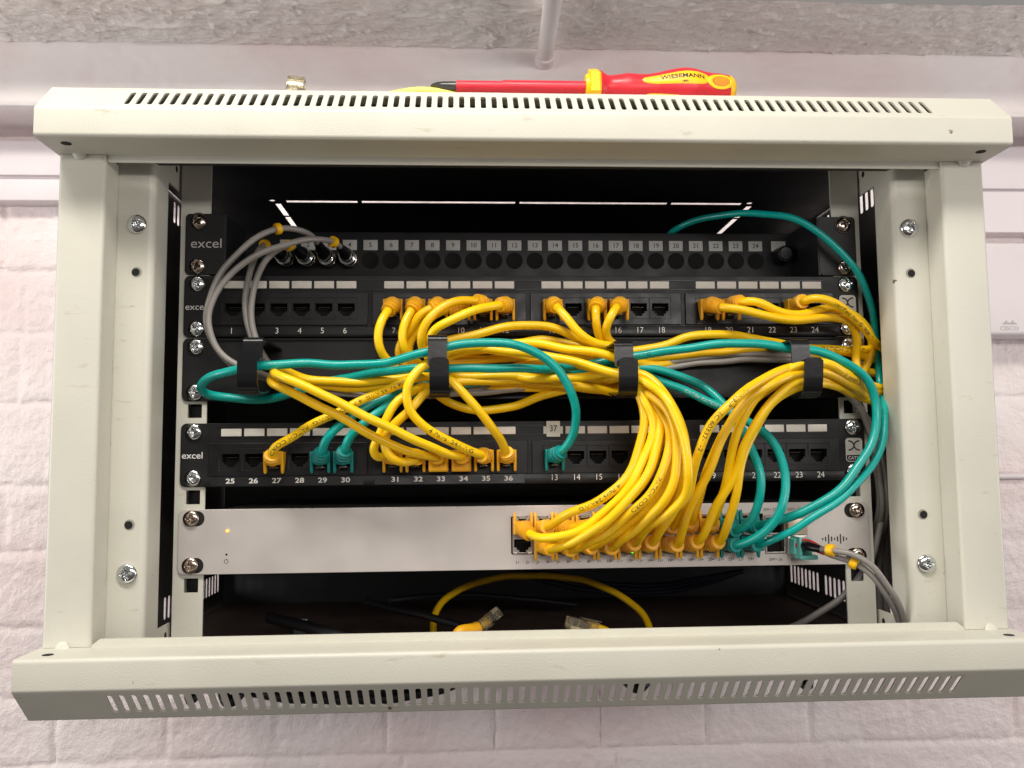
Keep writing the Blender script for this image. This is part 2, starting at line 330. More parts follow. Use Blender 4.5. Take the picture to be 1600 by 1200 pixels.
pipe = thing('conduit_pipe', 'white painted pipe running along the ceiling into the beam', 'pipe', (38, 200, 464))
mb = MB(); mb.cyl((33, 60, 464), (38, 252, 464), 8.2, n=32); mb.build('pipe', BEAMM, pipe)
mb = MB(); R = lambda y, r: [(38 + r * math.cos(2 * math.pi * k / 32), y, 463.5 + r * math.sin(2 * math.pi * k / 32)) for k in range(32)]
mb.loft([R(234, 8.6), R(235, 9.8), R(250, 9.8), R(250.5, 8)]); mb.build('collar', BEAMM, pipe)

tk = thing('cable_trunking', 'white plastic cable trunking on the wall left of the cabinet', 'trunking', (-560, 330, 360))
mb = MB(); mb.box(-900, -300, 306, 334, 357.5, 395, 1.2); mb.build('lid', PLAST, tk)
mb = MB(); mb.box(-900, -300, 308, 334, 331, 354.2, 1.2); mb.build('trunk_base', PLAST, tk)
mb = MB(); mb.box(-900, -300, 312, 333, 354, 358, 0.3); mb.build('joint_strip', PLAST, tk)
tk2 = thing('cable_trunking', 'wide white plastic trunking on the wall right of the cabinet', 'trunking', (600, 330, 350))
mb = MB(); mb.box(300, 900, 306, 334, 350, 398, 1.2); mb.build('lid', PLAST, tk2)
mb = MB(); mb.box(300, 900, 308, 334, 301, 347.5, 1.2); mb.build('trunk_base', PLAST, tk2)
mb = MB(); mb.box(300, 900, 312, 333, 347, 351, 0.3); mb.build('joint_strip', PLAST, tk2)
tk3 = thing('wall_cable', 'thin white cable clipped along the brick joint low on the right wall', 'cable', (600, 326, 31))
mb = MB(); mb.cyl((300, 325, 33), (900, 325, 29.5), 3.2, n=14); mb.build('cable', PLAST, tk3)

bx = thing('wall_box', 'small white plastic network device with grey bars logo on the wall at right', 'wall box', (560, 320, 240))
q0 = U(1540, 374, 290); q1 = U(1600, 524, 290)
mb = MB(); mb.box(470, 655, 290, 330, q1[2], q0[2] - 3, 5.0); mb.build('casing', PLAST, bx)
lp = U(1578, 513, 289.2); text('logo_lettering', 'CISCO', lp[0], lp[2], 289.7, 6.2, INKG, bx, bold=0.02, sx_=1.15)
mb = MB(); lc = U(1578, 503.5, 289.2)
for k, h in enumerate([1.2, 2.4, 4.2, 2.4, 1.2, 2.4, 4.2, 2.4, 1.2]):
    x = lc[0] + (k - 4) * 1.75; mb.box(x - .38, x + .38, 289.2, 290.0, lc[2] - 2, lc[2] - 2 + h)
mb.build('logo_bars', INKG, bx, smooth=0)

# ------------------------------------------------------------------ cabinet
ZT, ZB, FH, CH, CY, DY = 248.4, -56.3, 17.8, 22.75, -98.9, -67.6
TOP = ZT + FH + CH; BOT = ZB - FH - CH
cab = thing('wall_cabinet', 'pale grey wall mounted rack cabinet with slotted covers and no door', 'rack cabinet', (0, -20, BOT))
def arc(c, r, a0, a1, n=5): return [(c[0] + r * math.cos(math.radians(a0 + (a1 - a0) * k / n)), c[1] + r * math.sin(math.radians(a0 + (a1 - a0) * k / n))) for k in range(n + 1)]
def strip(mb, prof, x0, x1, th, inward):
    """sheet: profile of (y,z) points extruded along x with thickness"""
    P = np.array(prof, float); T = np.gradient(P, axis=0); T /= np.linalg.norm(T, axis=1)[:, None]
    Nn = np.stack([-T[:, 1], T[:, 0]], 1) * inward; Q = P + Nn * th; loop = list(P) + list(Q[::-1])
    mb.loft([[(x0, a, b) for a, b in loop], [(x1, a, b) for a, b in loop]])
def cover(sgn):
    mb = MB(); zz = (lambda z: ZT + z) if sgn > 0 else (lambda z: ZB - z)
    r = 2.6
    A = [(DY + 6, 0.0), (DY - 5, 0)] + arc((CY + r, r), r, -90, -180, 6) + arc((CY + r * 1.0, FH - 1.08), r, 180, 135, 4)
    end = A[-1]
    s0 = 0.0; L = CH * math.sqrt(2)
    A += [(end[0] + 1.0, end[1] + 1.0)]
    st = A[-1]
    strip(mb, [(a, zz(b)) for a, b in A], -300, 300, 1.3, -sgn)
    # slotted chamfer band
    topc = (CY + CH, FH + CH); d = ((topc[0] - st[0]), (topc[1] - st[1])); Lb = math.hypot(*d); ux, uz = d[0] / Lb, d[1] / Lb
    Lb -= 2.4
    slots = []
    for k in range(75):
        x = -249 + 500 * k / 74
        slots.append(rrect(x, (0.115 + 0.78) / 2 * Lb, 3.3, 0.66 * Lb, 1.5, 4))
    me = flat([rrect(0, Lb / 2, 600, Lb)] + slots, 1.3)
    sg = sgn
    mt = Matrix(((1, 0, 0, 0), (0, ux, uz, st[0] + uz * .65), (0, sg * uz, -sg * ux, zz(st[1]) - sg * ux * .65), (0, 0, 0, 1)))
    mb.mesh(me, mt)
    e = (st[0] + ux * Lb, st[1] + uz * Lb); c = (e[0] + uz * r, e[1] - ux * r)
    B = arc(c, r, 135, 90, 4) + [(DY + 28 if sgn > 0 else CY + CH + 3.0, B_ := c[1] + r)]
    strip(mb, [(a, zz(b)) for a, b in B], -300, 300, 1.3, -sgn)
    # end caps
    out = [(DY + 6, 0.02)] + arc((CY + r, r), r, -90, -180, 6)[0:] + arc((CY + r, FH - 1.08), r, 180, 135, 4) + arc(c, r, 135, 90, 4) + [(DY + 6, FH + CH - 0.02)]
    for x in (-1, 1):
        poly = [(a, zz(b)) for a, b in out]
        mb.loft([[(x * 300.0, a, b) for a, b in poly], [(x * 301.0, a, b) for a, b in poly]])
    o = mb.build('top_cover' if sgn > 0 else 'bottom_cover', PAINT, cab, smooth=35)
    for x in (-1, 1):
        h = MB(); zf = zz(0); h.cyl((x * 287, CY + 12, zf), (x * 287, CY + 12, zf - sgn * 0.25), 3.1, n=20); h.build('hinge_hole', HOLE, o)
    return o
cover(1); cover(-1)
# door stop lips
mb = MB(); mb.box(-271, 271, DY + 1.5, DY + 3, 243.9, ZT + .5, 0.4); mb.build('top_lip', PAINT, cab)
mb = MB(); lip = rrect(0, ZB + 2.5, 541, 8, 0); lip = [(-271, ZB - 1), (271, ZB - 1), (271, ZB + 1), (266, ZB + 4.6), (-266, ZB + 4.6), (-271, ZB + 1)]
plate(mb, [lip], DY + 1.5, 1.4); mb.build('bottom_lip', PAINT, cab)
for s in (-1, 1):
    mb = MB(); xo, xi = s * 300, s * 271
    r = 2.6
    prof = [(xo, DY + 26), (xo, DY + r)] + [(xo - s * (r - r * math.cos(a)), DY + r - r * math.sin(a)) for a in (0.4, 0.8, 1.2, 1.57)] + \
           [(xi + s * (r - r * math.sin(a)), DY + r - r * math.cos(a)) for a in (0, 0.4, 0.8, 1.2, 1.57)] + [(xi, DY + 21), (xi + s * 1.5, DY + 21), (xi + s * 1.5, DY + 26)]
    mb.loft([[(a, b, ZB + .2) for a, b in prof], [(a, b, ZT - .2) for a, b in prof]])
    p = mb.build('front_post', PAINT, cab)
    for zz_, sg in ((ZB, 1), (ZT, -1)):          # weld blobs
        w = MB(); R = lambda t, rr: [(s * 287 + rr * math.cos(2 * math.pi * k / 14), DY - rr * 0.35 * (1 + math.sin(2 * math.pi * k / 14)) + .6, zz_ + sg * t) for k in range(14)]
        w.loft([R(0, 4.6), R(.7, 3.9), R(1.8, 3.4), R(3.0, 2.6), R(3.7, 1.4), R(3.9, .3)]); w.build('weld_bead', PAINT, p, smooth=80)
# side panels with slot rows
for s in (-1, 1):
    mb = MB(); slots = []
    for k in range(26):
        y = 58 + k * 10.0
        if k % 9 == 8: continue
        slots.append(rrect(y, -67.5, 5.8, 18.5, 2.0, 3)); slots.append(rrect(y, 273, 5.8, 18.5, 2.0, 3))
    me = flat([rrect((330 - 42) / 2, (TOP + BOT) / 2, 330 + 42, TOP - BOT - 3)] + slots, 0.5)
    mt = Matrix(((0, 0, 1, s * 298.5), (1, 0, 0, 0), (0, 1, 0, 0), (0, 0, 0, 1))); mb.mesh(me, mt)
    mb.build('side_panel', SIDE, cab, smooth=0)
# top, floor, back
mb = MB(); zt = 286.8; cuts = []
def hq(x0, y0, x1, y1, w):
    d = np.array([x1 - x0, y1 - y0], float); d /= np.linalg.norm(d); n = np.array([-d[1], d[0]]) * w / 2
    return [(x0 + n[0], y0 + n[1]), (x0 - n[0], y0 - n[1]), (x1 - n[0], y1 - n[1]), (x1 + n[0], y1 + n[1])]
for x0, x1 in ((-204, -141), (-137, 1), (5, 140), (144, 209)): cuts.append(hq(x0, 159, x1, 159, 6.0))
for x in (-213, 219): cuts.append(hq(x, 166, x, 205, 5.0)); cuts.append(hq(x, 209, x, 290, 5.0)); cuts.append(circ(x - 3, 156.5, 2.6, 12))
me = flat([rrect(0, 145, 594, 370)] + cuts, 0.4); mb.mesh(me, Matrix.Translation((0, 0, zt))); mb.build('roof_panel', DARK, cab, smooth=0)
mb = MB(); mb.box(-297, 297, -28, 328, -92.2, -91); mb.build('floor_panel', FLOORM, cab, smooth=0)
mb = MB(); mb.box(-297, 297, 322, 323.4, -91, 286); mb.build('back_panel', DARK, cab, smooth=0)
mb = MB(); mb.box(-297, 297, DY + 8, DY + 26, ZT + 2, TOP - 4); mb.build('cover_shade_block', DARK, cab, smooth=0)  # dark block added behind the top slots in place of the shade inside
# inner columns with screws
TABT = 246.0
def column(s):
    mb = MB(); yf = -47.0; r = 4.5
    prof = [(s * 272.5, yf + 12), (s * 272.5, yf + 3)] + [(s * (269.5 + 3 * math.cos(a)), yf + 3 - 3 * math.sin(a)) for a in (.5, 1.0, 1.57)] + \
           [(s * (247 + r) - s * r * math.sin(a), yf + r - r * math.cos(a)) for a in (0, .3, .6, .9, 1.2, 1.57)] + [(s * 247, -22), (s * 248.3, -22), (s * 248.3, yf + r), (s * 271, yf + 12)]
    mb.loft([[(a, b, ZB - 12) for a, b in prof], [(a, b, ZT + 16) for a, b in prof]])
    o = mb.build('side_column', PAINT, cab)
    for z0, z1 in ((-90, -54.5), (TABT, 284)):      # tabs joining the column to the rail
        w = MB()
        P = [(-22.2, z0), (-22.2, z1), (3.0, z1), (3.0, z0)]
        w.loft([[(s * 247.1, a, b) for a, b in P], [(s * 248.4, a, b) for a, b in P]])
        w.build('bracket_tab', PAINT, o, smooth=0)
        h = MB(); zc_ = z1 - 7 if z0 < 0 else z0 + 14; h.cyl((s * 247.05, -6, zc_), (s * 246.95, -6, zc_), 2.3, n=16); h.build('bracket_hole', HOLE, o, smooth=0)
    for z in ((209.0, -15.4) if s < 0 else (208.7, -17.1)): add_screw(cab, s * 258.0, z, yf - .1, CHROME, 6.3)
    for z in (177.6, 15.2):
        h = MB(); h.cyl((s * 257.5, yf - .25, z), (s * 257.5, yf - .1, z), 3.3, n=24); h.build('threaded_hole', mat('hole_rim', (0.30, 0.29, 0.25), 0.6), cab)
        h = MB(); h.cyl((s * 257.5 + .5 * s, yf - .45, z - .2), (s * 257.5 + .5 * s, yf - .3, z - .2), 2.5, n=24); h.build('threaded_hole', HOLE, cab)
    # catch plates between column and post
    for z, h in (((165, 26), (65, 34)) if s > 0 else ()):
        c = MB(); c.box(s * 271.3, s * 272.4, DY + 21.2, DY + 25, z - h / 2, z + h / 2, .4); c.build('catch_plate', PAINT, cab)
    c = MB(); c.box(s * 269.2, s * 298, yf + 14.2, yf + 15.4, ZB - 10, ZT + 14); c.build('inner_return', PAINT, cab, smooth=0)
column(-1); column(1)
# rack rails with square holes
ROW = {'fib': 207.44, 'p1': 162.99, 'mg': 118.54, 'p2': 59.27, 'sw': 0}
for s in (-1, 1):
    mb = MB(); holes = [rrect(s * 232.6, z, 9.6, 9.6, .4, 2) for z in (223.3, 191.6, 178.9, 147.1, 134.4, 102.7, 89.8, 74.0, 43.4, 30.3, 15.9, -15.9, -29.5)]
    plate(mb, [rrect(s * 234.8, 97, 20.6, 376, .5, 2)] + holes, 0.0, 1.6)
    mb.box(s * 243.6, s * 245.1, 1.8, 26, -90, 285)
    mb.build('rack_rail', PAINT, cab, smooth=0)
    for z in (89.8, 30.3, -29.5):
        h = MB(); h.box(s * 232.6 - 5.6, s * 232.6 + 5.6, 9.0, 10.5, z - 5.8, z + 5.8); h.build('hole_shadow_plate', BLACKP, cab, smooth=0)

# ------------------------------------------------------------------ panels
def ears(name, z, h=43.6, r=4, y=-2.0, th=2.0, extra=None, m=BLACK, parent=None, holes=()):
    mb = MB(); plate(mb, [rrect(0, z, 482.6, h, r)] + list(holes), y, th, 0.25); return mb.build(name, m, parent, smooth=35)
JO = [(-5.9, 3.6), (5.9, 3.6), (5.9, -2.0), (4.1, -2.0), (4.1, -3.7), (2.5, -3.7), (2.5, -5.4), (-2.5, -5.4), (-2.5, -3.7), (-4.1, -3.7), (-4.1, -2.0), (-5.9, -2.0)][::-1]
def mkjack(m_face, w=15.0, h=15.0, flip=1):
    mb = MB(); plate(mb, [rrect(0, 0, w, h, .3, 2), [(a, b * flip) for a, b in JO]], -0.6, 1.0, 0.12, 0)
    k = lambda x0, x1, y0, y1, z0, z1, mi: mb.box(x0, x1, y0, y1, z0 * flip, z1 * flip, 0, mi)
    k(-6.6, 6.6, 11, 12, -6, 4.4, 1); k(-6.6, -5.95, .4, 12, -6, 4.4, 1); k(5.95, 6.6, .4, 12, -6, 4.4, 1); k(-6.6, 6.6, .4, 12, 3.65, 4.4, 1); k(-6.6, 6.6, .4, 12, -6, -5.45, 1)
    for i in range(8): k(-3.6 + i * 1.02, -3.25 + i * 1.02, 2.6, 8, 1.2, 1.5, 2)
    return mb
JB = mkjack(BLACKP)
def place(mb, x, y, z, name, mats, parent, smooth=35):
    q = MB(); q.v = [(a + x, b + y, c + z) for a, b, c in mb.v]; q.f = mb.f; q.m = mb.m; return q.build(name, mats, parent, smooth)
CONT = mat('dull_contact', (0.16, 0.13, 0.10), 0.4, metal=0.6)

def patch_panel(z, label, nums, dz, numstyle, missing_num=()):
    t = thing('patch_panel', label, 'patch panel', (0, 0, z - 22))
    xs = [(g - 1.5) * 111.7 + (k - 2.5) * 15.65 for g in range(4) for k in range(6)]
    jz = z - 2.0 + dz
    holes = [rrect(x, jz, 14.2, 14.2) for x in xs]
    ears('face_plate', z, parent=t, holes=holes, m=BLACK)
    mb = MB(); mb.box(-222, 222, 12.5, 60, z - 20, z + 20); mb.build('chassis', DARK, t, smooth=0)
    for g in range(4):
        cx = (g - 1.5) * 111.7; mb = MB()
        hs = [rrect(x, jz, 14.9, 14.9) for x in xs[g * 6:g * 6 + 6]]
        plate(mb, [rrect(cx, jz - .3, 108.6, 23, .6, 2)] + hs, -3.6, 1.8, 0.3); mb.build('jack_frame', BLACKP, t)
    mb = MB(); prof = [(-2.05, z - 14.6), (-3.9, z - 15.2), (-5.2, z - 20.6), (-4.6, z - 21.9), (-2.05, z - 21.9)]
    mb.loft([[(-224, a, b) for a, b in prof], [(224, a, b) for a, b in prof]]); mb.build('lower_edge', BLACKP, t)
    lb = MB()
    for i, x in enumerate(xs):
        place(JB, x, -2.9, jz, 'jack', [BLACKP, HOLE, CONT], t)
        mb = MB(); mb.box(x - 6.9, x + 6.9, -2.9, -2.05, z + 12.7, z + 17.9, .15); mb.build('label_strip', WHITEL, t)
    mb = MB(); mb.box(-216, 216, -2.6, -2.06, z + 11.6, z + 12.3); mb.box(-216, 216, -2.6, -2.06, z + 18.3, z + 19); mb.build('label_rail', BLACKP, t, smooth=0)
    for i, x in enumerate(xs):
        if numstyle == 'mixed' and i < 12: text('port_number', nums[i], x + (0.6 if i < 6 else 1.5), z - 18.2, -5.5, 4.7, INKW, t, bold=0.022, sx_=1.35)
        else: text('port_number', nums[i], x + (-.5 if i < 6 else 0), z - 18.0, -5.5, 5.9, INKW, t, bold=-0.004, sx_=0.95)
    if numstyle == 'mixed':
        for g in (0, 1):
            cx = (g - 1.5) * 111.7; mb = MB(); mb.add([(cx - 52, -4.75, z - 15.3), (cx + 52, -4.75, z - 15.3), (cx + 52, -5.42, z - 21.4), (cx - 52, -5.42, z - 21.4)], [(0, 1, 2, 3)]); mb.build('number_tape', BLACKP, t, smooth=0)
    text('brand_lettering', 'excel', -233, z - .5, -2.15, 6.3, INKW, t, bold=0.004, sx_=1.1)
    # badge at the right ear
    bxx = 233.0
    mb = MB(); plate(mb, [rrect(bxx, z - 0.5, 12.2, 17, 2.4)], -2.3, .25); b = mb.build('badge', WHITEL, t)
    mb = MB(); low = [p for p in rrect(bxx, z - 0.5, 11.2, 16, 2.0) if p[1] < z - 4.2] + [(bxx + 5.6, z - 4.2), (bxx - 5.6, z - 4.2)]
    low = [(bxx - 5.6, z - 4.2)] + sorted([p for p in rrect(bxx, z - .5, 11.2, 16, 2.0) if p[1] < z - 4.2 and p[0] < bxx], key=lambda q: -q[1]) + sorted([p for p in rrect(bxx, z - .5, 11.2, 16, 2.0) if p[1] < z - 4.2 and p[0] >= bxx], key=lambda q: q[1]) + [(bxx + 5.6, z - 4.2)]
    plate(mb, [low], -2.42, .1); mb.build('badge_band', BLACKP, b, smooth=0)
    text('badge_lettering', 'CAT5e', bxx, z - 6.4, -2.5, 3.1, INKW, b, bold=0.015)
    mb = MB()
    for s in (-1, 1):
        pts = [(s * 4.0 * (t_ - .5) * 2 * (0.65 + .35 * abs(t_ - .5) * 2) if True else 0, 0) for t_ in np.linspace(0, 1, 17)]
        path = [(s * 4.2 * math.copysign(abs(2 * t_ - 1) ** 1.7, 2 * t_ - 1), 3.3 * math.sin((2 * t_ - 1) * math.pi / 2)) for t_ in np.linspace(0, 1, 25)]
        up, dn = [], []
        for i, (a, c) in enumerate(path):
            q = path[min(i + 1, 24)]; p = path[max(i - 1, 0)]; d = np.array([q[0] - p[0], q[1] - p[1]]); d /= np.linalg.norm(d)
            up.append((a - d[1] * .5, c + d[0] * .5)); dn.append((a + d[1] * .5, c - d[0] * .5))
        vs = [(bxx + a, -2.46 - .02 * s, z + 2.6 + c) for a, c in up + dn]; mb.add(vs, [(i, i + 1, 25 + i + 1, 25 + i) for i in range(24)])
    mb.build('badge_emblem', INKK, b, smooth=0, fix=False)
    for s in (-1, 1):
        for d in (15.875, -15.875):
            sl = MB(); plate(sl, [rrect(s * 232 - s * -2.5 if s > 0 else -229, z + d, 13, 7, 3.4)], -2.12, .1); sl.build('mounting_slot', HOLE, t, smooth=0)
            add_screw(t, s * 232.3, z + d, -2.2, CHROME, 5.7)
    return t, xs, jz
p1, X1, JZ1 = patch_panel(ROW['p1'], 'upper black 24 port patch panel numbered 1 to 24', [str(i + 1) for i in range(24)], 0.2, 'plain')
p2, X2, JZ2 = patch_panel(ROW['p2'], 'lower black patch panel with ports numbered 25 to 36 and a white 37 sticker', [str(i) for i in range(25, 37)] + [str(i) for i in range(13, 25)], -1.2, 'mixed')
mb = MB(); mb.box(X2[12] - 4.8, X2[12] + 4.8, -3.5, -3.0, ROW['p2'] + 10.6, ROW['p2'] + 21.6, .1); st37 = mb.build('number_sticker', WHITEL, p2)
text('sticker_number', '37', X2[12], ROW['p2'] + 16.2, -3.6, 6.2, INKK, st37, bold=0.01, sx_=.9)

# fibre panel, recessed
zf = ROW['fib']
fp = thing('fibre_panel', 'black recessed fibre patch panel at the top of the rack with 24 round capped ports', 'fibre panel', (0, 0, zf - 22))
for s in (-1, 1):
    mb = MB(); plate(mb, [rrect(s * 227.5, zf, 27.6, 43.6, 3)], -2, 2, .25); P = [(-1.2, 0), (45.8, 0)]
    mb.loft([[(s * 214.2, -1.6, zz) for zz in (zf - 21.5, zf + 21.5)] + [(s * 212.8, -1.6, zz) for zz in (zf + 21.5, zf - 21.5)],
             [(s * 212.3, 46.4, zz) for zz in (zf - 21.5, zf + 21.5)] + [(s * 210.9, 46.4, zz) for zz in (zf + 21.5, zf - 21.5)]])
    mb.build('mounting_ear', BLACK, fp, smooth=30)
    for d in (15.875, -15.875):
        add_screw(fp, s * 232.4, zf + d, -2.2, COPPERY, 5.6, washer=BLACKP)
mb = MB(); mb.box(-211.5, 211.5, 45, 46.5, zf - 21.5, zf + 21.5, .3); mb.box(-211, 211, 46.6, 240, zf - 21.5, zf + 20.5); mb.build('face_plate', BLACK, fp)
CAPM = mat('matt_black_rubber', (0.006, 0.006, 0.006), 0.7, spec=0.2)
FX = [-116.8 + 15.74 * (k - 5) for k in range(1, 25)]
for k, x in enumerate(FX):
    mb = MB(); mb.box(x - 5.4, x + 5.4, 44.6, 44.95, 218.7 - 4, 218.7 + 4, .1); mb.build('label', GREYL, fp)
    text('port_number', str(k + 1), x, 218.7, 44.5, 5.0, INKK, fp, bold=0.01)
    if k >= 4:
        c = MB(); R = lambda y, r: [(x + r * math.cos(2 * math.pi * i / 28), y, 206.9 + r * math.sin(2 * math.pi * i / 28)) for i in range(28)]
        c.loft([R(44.95, 6.5), R(44.4, 6.4), R(44.3, 6.0), R(44.7, 5.0), R(44.8, .3)]); c.build('dust_cap', CAPM, fp, smooth=50)
    else:
        c = MB(); c.cyl((x, 44.9, 206.9), (x, 40, 206.9), 6.0, n=24); c.build('adapter', COPPERY, fp)
x = 200.8
mb = MB(); mb.box(x - 6, x + 5.4, 44.6, 44.95, 214.7, 222.7, .1); mb.build('label', GREYL, fp)
mb = MB(); mb.cyl((x + 1, 45, 211), (x + 1, 33, 210.4), 6.6, 6.0, n=28); mb.cyl((x + 1, 33, 210.4), (x + 1, 32, 210.3), 6.0, 4.6, n=28); mb.build('locking_knob', BLACKP, fp, smooth=30)
x = -190
mb = MB(); mb.cyl((x - 6, 45, 211), (x - 6, 33, 210.4), 6.2, 5.6, n=28); mb.build('locking_knob', BLACKP, fp, smooth=30)
text('brand_lettering', 'excel', -226.5, zf + .2, -2.15, 9.6, INKG, fp, bold=0.0, sx_=1.1)

# cable manager
zm = ROW['mg']
cm = thing('cable_manager', 'black blank panel with four cable rings between the two patch panels', 'cable manager', (0, 0, zm - 22))
ears('face_plate', zm, h=43.9, parent=cm)
mb = MB(); mb.box(-222, 222, -3.4, -2.05, zm + 19.8, zm + 21.9, .4); mb.box(-222, 222, -3.4, -2.05, zm - 21.9, zm - 19.8, .4); mb.build('folded_edge', BLACK, cm)
for d in (15.875, -15.875): add_screw(cm, -232.3, zm + d, -2.2, CHROME, 5.7)
for d in (15.875, -15.875): add_screw(cm, 232.3, zm + d, -2.2, CHROME, 5.7)
def ribbon(mb, path, x0, x1, th=1.5, shear=0.0, round_end=3):
    P = np.array(path, float); T = np.gradient(P, axis=0); T /= np.linalg.norm(T, axis=1)[:, None]; Nn = np.stack([-T[:, 1], T[:, 0]], 1); n = len(P); rings = []
    for i in range(n):
        sh = shear * i / n; ins = 0
        rem = np.linalg.norm(P[-1] - P[i])
        if rem < round_end: ins = round_end - math.sqrt(max(0, round_end ** 2 - (round_end - rem) ** 2))
        a, b = P[i], P[i] + Nn[i] * th
        rings.append([(x0 + sh + ins, a[0], a[1]), (x1 + sh - ins, a[0], a[1]), (x1 + sh - ins, b[0], b[1]), (x0 + sh + ins, b[0], b[1])])
    mb.loft(rings)
def dense(pts, k=6):
    out = []
    for a, b in zip(pts[:-1], pts[1:]):
        for i in range(k): out.append((a[0] + (b[0] - a[0]) * i / k, a[1] + (b[1] - a[1]) * i / k))
    return out + [pts[-1]]
for i, (cx, zt_, zl, zb_, zbt, dxb, rot) in enumerate([(-178.9, 133.0, 118, 98.5, 123, -2.4, 0), (-62.6, 134.3, 112, 96.0, 119, 1.2, 0), (57.4, 130.0, 112, 95.0, 118.5, 2.0, 0), (173.6, 130.8, 113, 94.0, 118, 5.5, 1.5)]):
    rg = MB(); A = [(-3, zt_)] + dense([(-56, zt_)]) + arc((-57.5, zt_ - 4), 4, 90, 180, 5)
    A = dense([(-3.0, zt_), (-57.5, zt_)], 8) + arc((-58, zt_ - 4), 4, 95, 180, 5) + dense([(-62, zt_ - 6), (-62, zl)], 6)
    ribbon(rg, A, cx - 6.1, cx + 6.1, 1.4, 0, 3)
    ro = rg.build('cable_ring', RINGM, cm, smooth=40)
    rg = MB(); B = dense([(-3.0, zb_ + 8), (-48, zb_)], 8) + arc((-56, zb_ + 8), 8, -88, -180, 7) + dense([(-64.4, zb_ + 10), (-65.2, zbt)], 8)
    ribbon(rg, B, cx + dxb - 6.2, cx + dxb + 6.2, 1.4, rot, 2.6); rg.build('ring_hook', RINGM, ro, smooth=40)

# network switch
sw = thing('network_switch', 'silver 24 port network switch filling the lowest rack unit', 'network switch', (0, 0, -22))
holes = [rrect(75.7, 1.3, 178.6, 26.0, .5, 2), rrect(180.5, -.6, 29.5, 26.5, .4, 2)]
mb = MB(); plate(mb, [rrect(0, 0, 482.6, 44.0, 4.5)] + holes, -2.5, 2.5, 0.3); mb.build('face_plate', ALU, sw)
mb = MB(); mb.box(-219, 219, 14, 210, -21, 21); mb.build('chassis', SIDE, sw, smooth=0)
mb = MB(); mb.box(-14, 165.2, 3.2, 4, -12, 14.6); mb.box(165, 196, 10, 11, -14, 13); mb.build('port_backing', HOLE, sw, smooth=0)
SX = [-5.7 + 14.36 * k for k in range(12)]; SZ = (7.6, -5.2)
JS = {1: mkjack(SILV, 14.0, 12.4, 1), -1: mkjack(SILV, 14.0, 12.4, -1)}
for k, x in enumerate(SX):
    place(JS[-1], x, -1.6, SZ[0] - .2, 'port', [SILV, HOLE, CONT], sw); place(JS[1], x, -1.6, SZ[1] + .3, 'port', [SILV, HOLE, CONT], sw)
    for s, zz_ in ((1, 13.4), (-1, -10.9)):
        for xx in (-5.2, 5.2):
            l = MB(); l.box(x + xx - 1.3, x + xx + 1.3, -2.9, -2.3, zz_ - .8, zz_ + .8, .1); l.build('port_light', LEDO if (s > 0 and k in (10, 11) and xx < 0) else (LEDG if (s < 0 and k == 5 and xx > 0) else SILV), sw)
text('port_number', '1\u2022', -9.6, -17.2, -2.6, 3.2, INKK, sw)
for n in range(2, 25): text('port_number', '%d\u2022' % n, -9.6 + 7.17 * (n - 1), -17.2, -2.6, 3.2, INKK, sw)
text('port_lettering', 'PoE GbE', 29.6, 17.6, -2.6, 3.0, INKK, sw)
for s_, x, zz_ in (('SFP+ 25', 170, 17.0), ('SFP+ 27', 187.5, 17.0), ('SFP+ 26', 173, -17.8), ('SFP+ 28', 188.5, -17.9)): text('port_lettering', s_, x, zz_, -2.6, 2.9, INKK, sw)
for i in range(2):
    for j in range(2):
        x, zz_ = 173.2 + 14.6 * i, 6.0 - 13.2 * j; mb = MB()
        plate(mb, [rrect(x, zz_, 14.2, 12.6), rrect(x, zz_, 12.6, 10.6)], -2.9, 1.2, .1); mb.box(x - 6.5, x - 6.3, -2, 9, zz_ - 5.4, zz_ + 5.4); mb.build('fibre_port', SILV, sw)
mb = MB(); mb.box(180.2, 194.2, -9, 6, -.4, 11.4, .6); mb.build('blanking_plug', mat('plug_metal', (0.60, 0.50, 0.38), 0.35, metal=.6), sw)
lm = MB(); lc = U(1304, 842, -2.6)
for k, h in enumerate([1.4, 3.2, 6.4, 3.4, 1.5, 3.4, 6.6, 3.4, 1.6]):
    x = lc[0] + (k - 4) * 2.15; lm.box(x - .42, x + .42, -2.75, -2.52, lc[2] - h / 2, lc[2] + h / 2)
lm.build('bars_emblem', INKK, sw, smooth=0)
mb = MB(); mb.cyl((-208.1, -2.5, 7.3), (-208.1, -2.9, 7.3), 1.15, n=16); mb.build('status_light', LEDO, sw)
mb = MB(); mb.cyl((-208.5, -2.5, -8.7), (-208.5, -2.6, -8.7), .75, n=14); mb.build('reset_hole', HOLE, sw)
mb = MB(); c_ = (-208.6, -13.3); A = [(c_[0] + r * math.cos(a), -2.58, c_[1] + r * math.sin(a)) for r in (1.15, 1.5) for a in np.linspace(-4.2, 1.3, 20)]
mb.add(A, [(i, i + 1, 21 + i, 20 + i) for i in range(19)]); mb.box(c_[0] - .2, c_[0] + .2, -2.62, -2.58, c_[1] + .6, c_[1] + 1.7); mb.build('reset_symbol', INKK, sw, smooth=0)
for s in (-1, 1):
    for d in (15.875, -15.875):
        sl = MB(); plate(sl, [rrect(s * 231.0, d, 14.5, 10.4, 5)], -2.62, .1); sl.build('mounting_slot', HOLE, sw, smooth=0)
        add_screw(sw, s * 232.6, d, -2.7, COPPERY, 5.5)

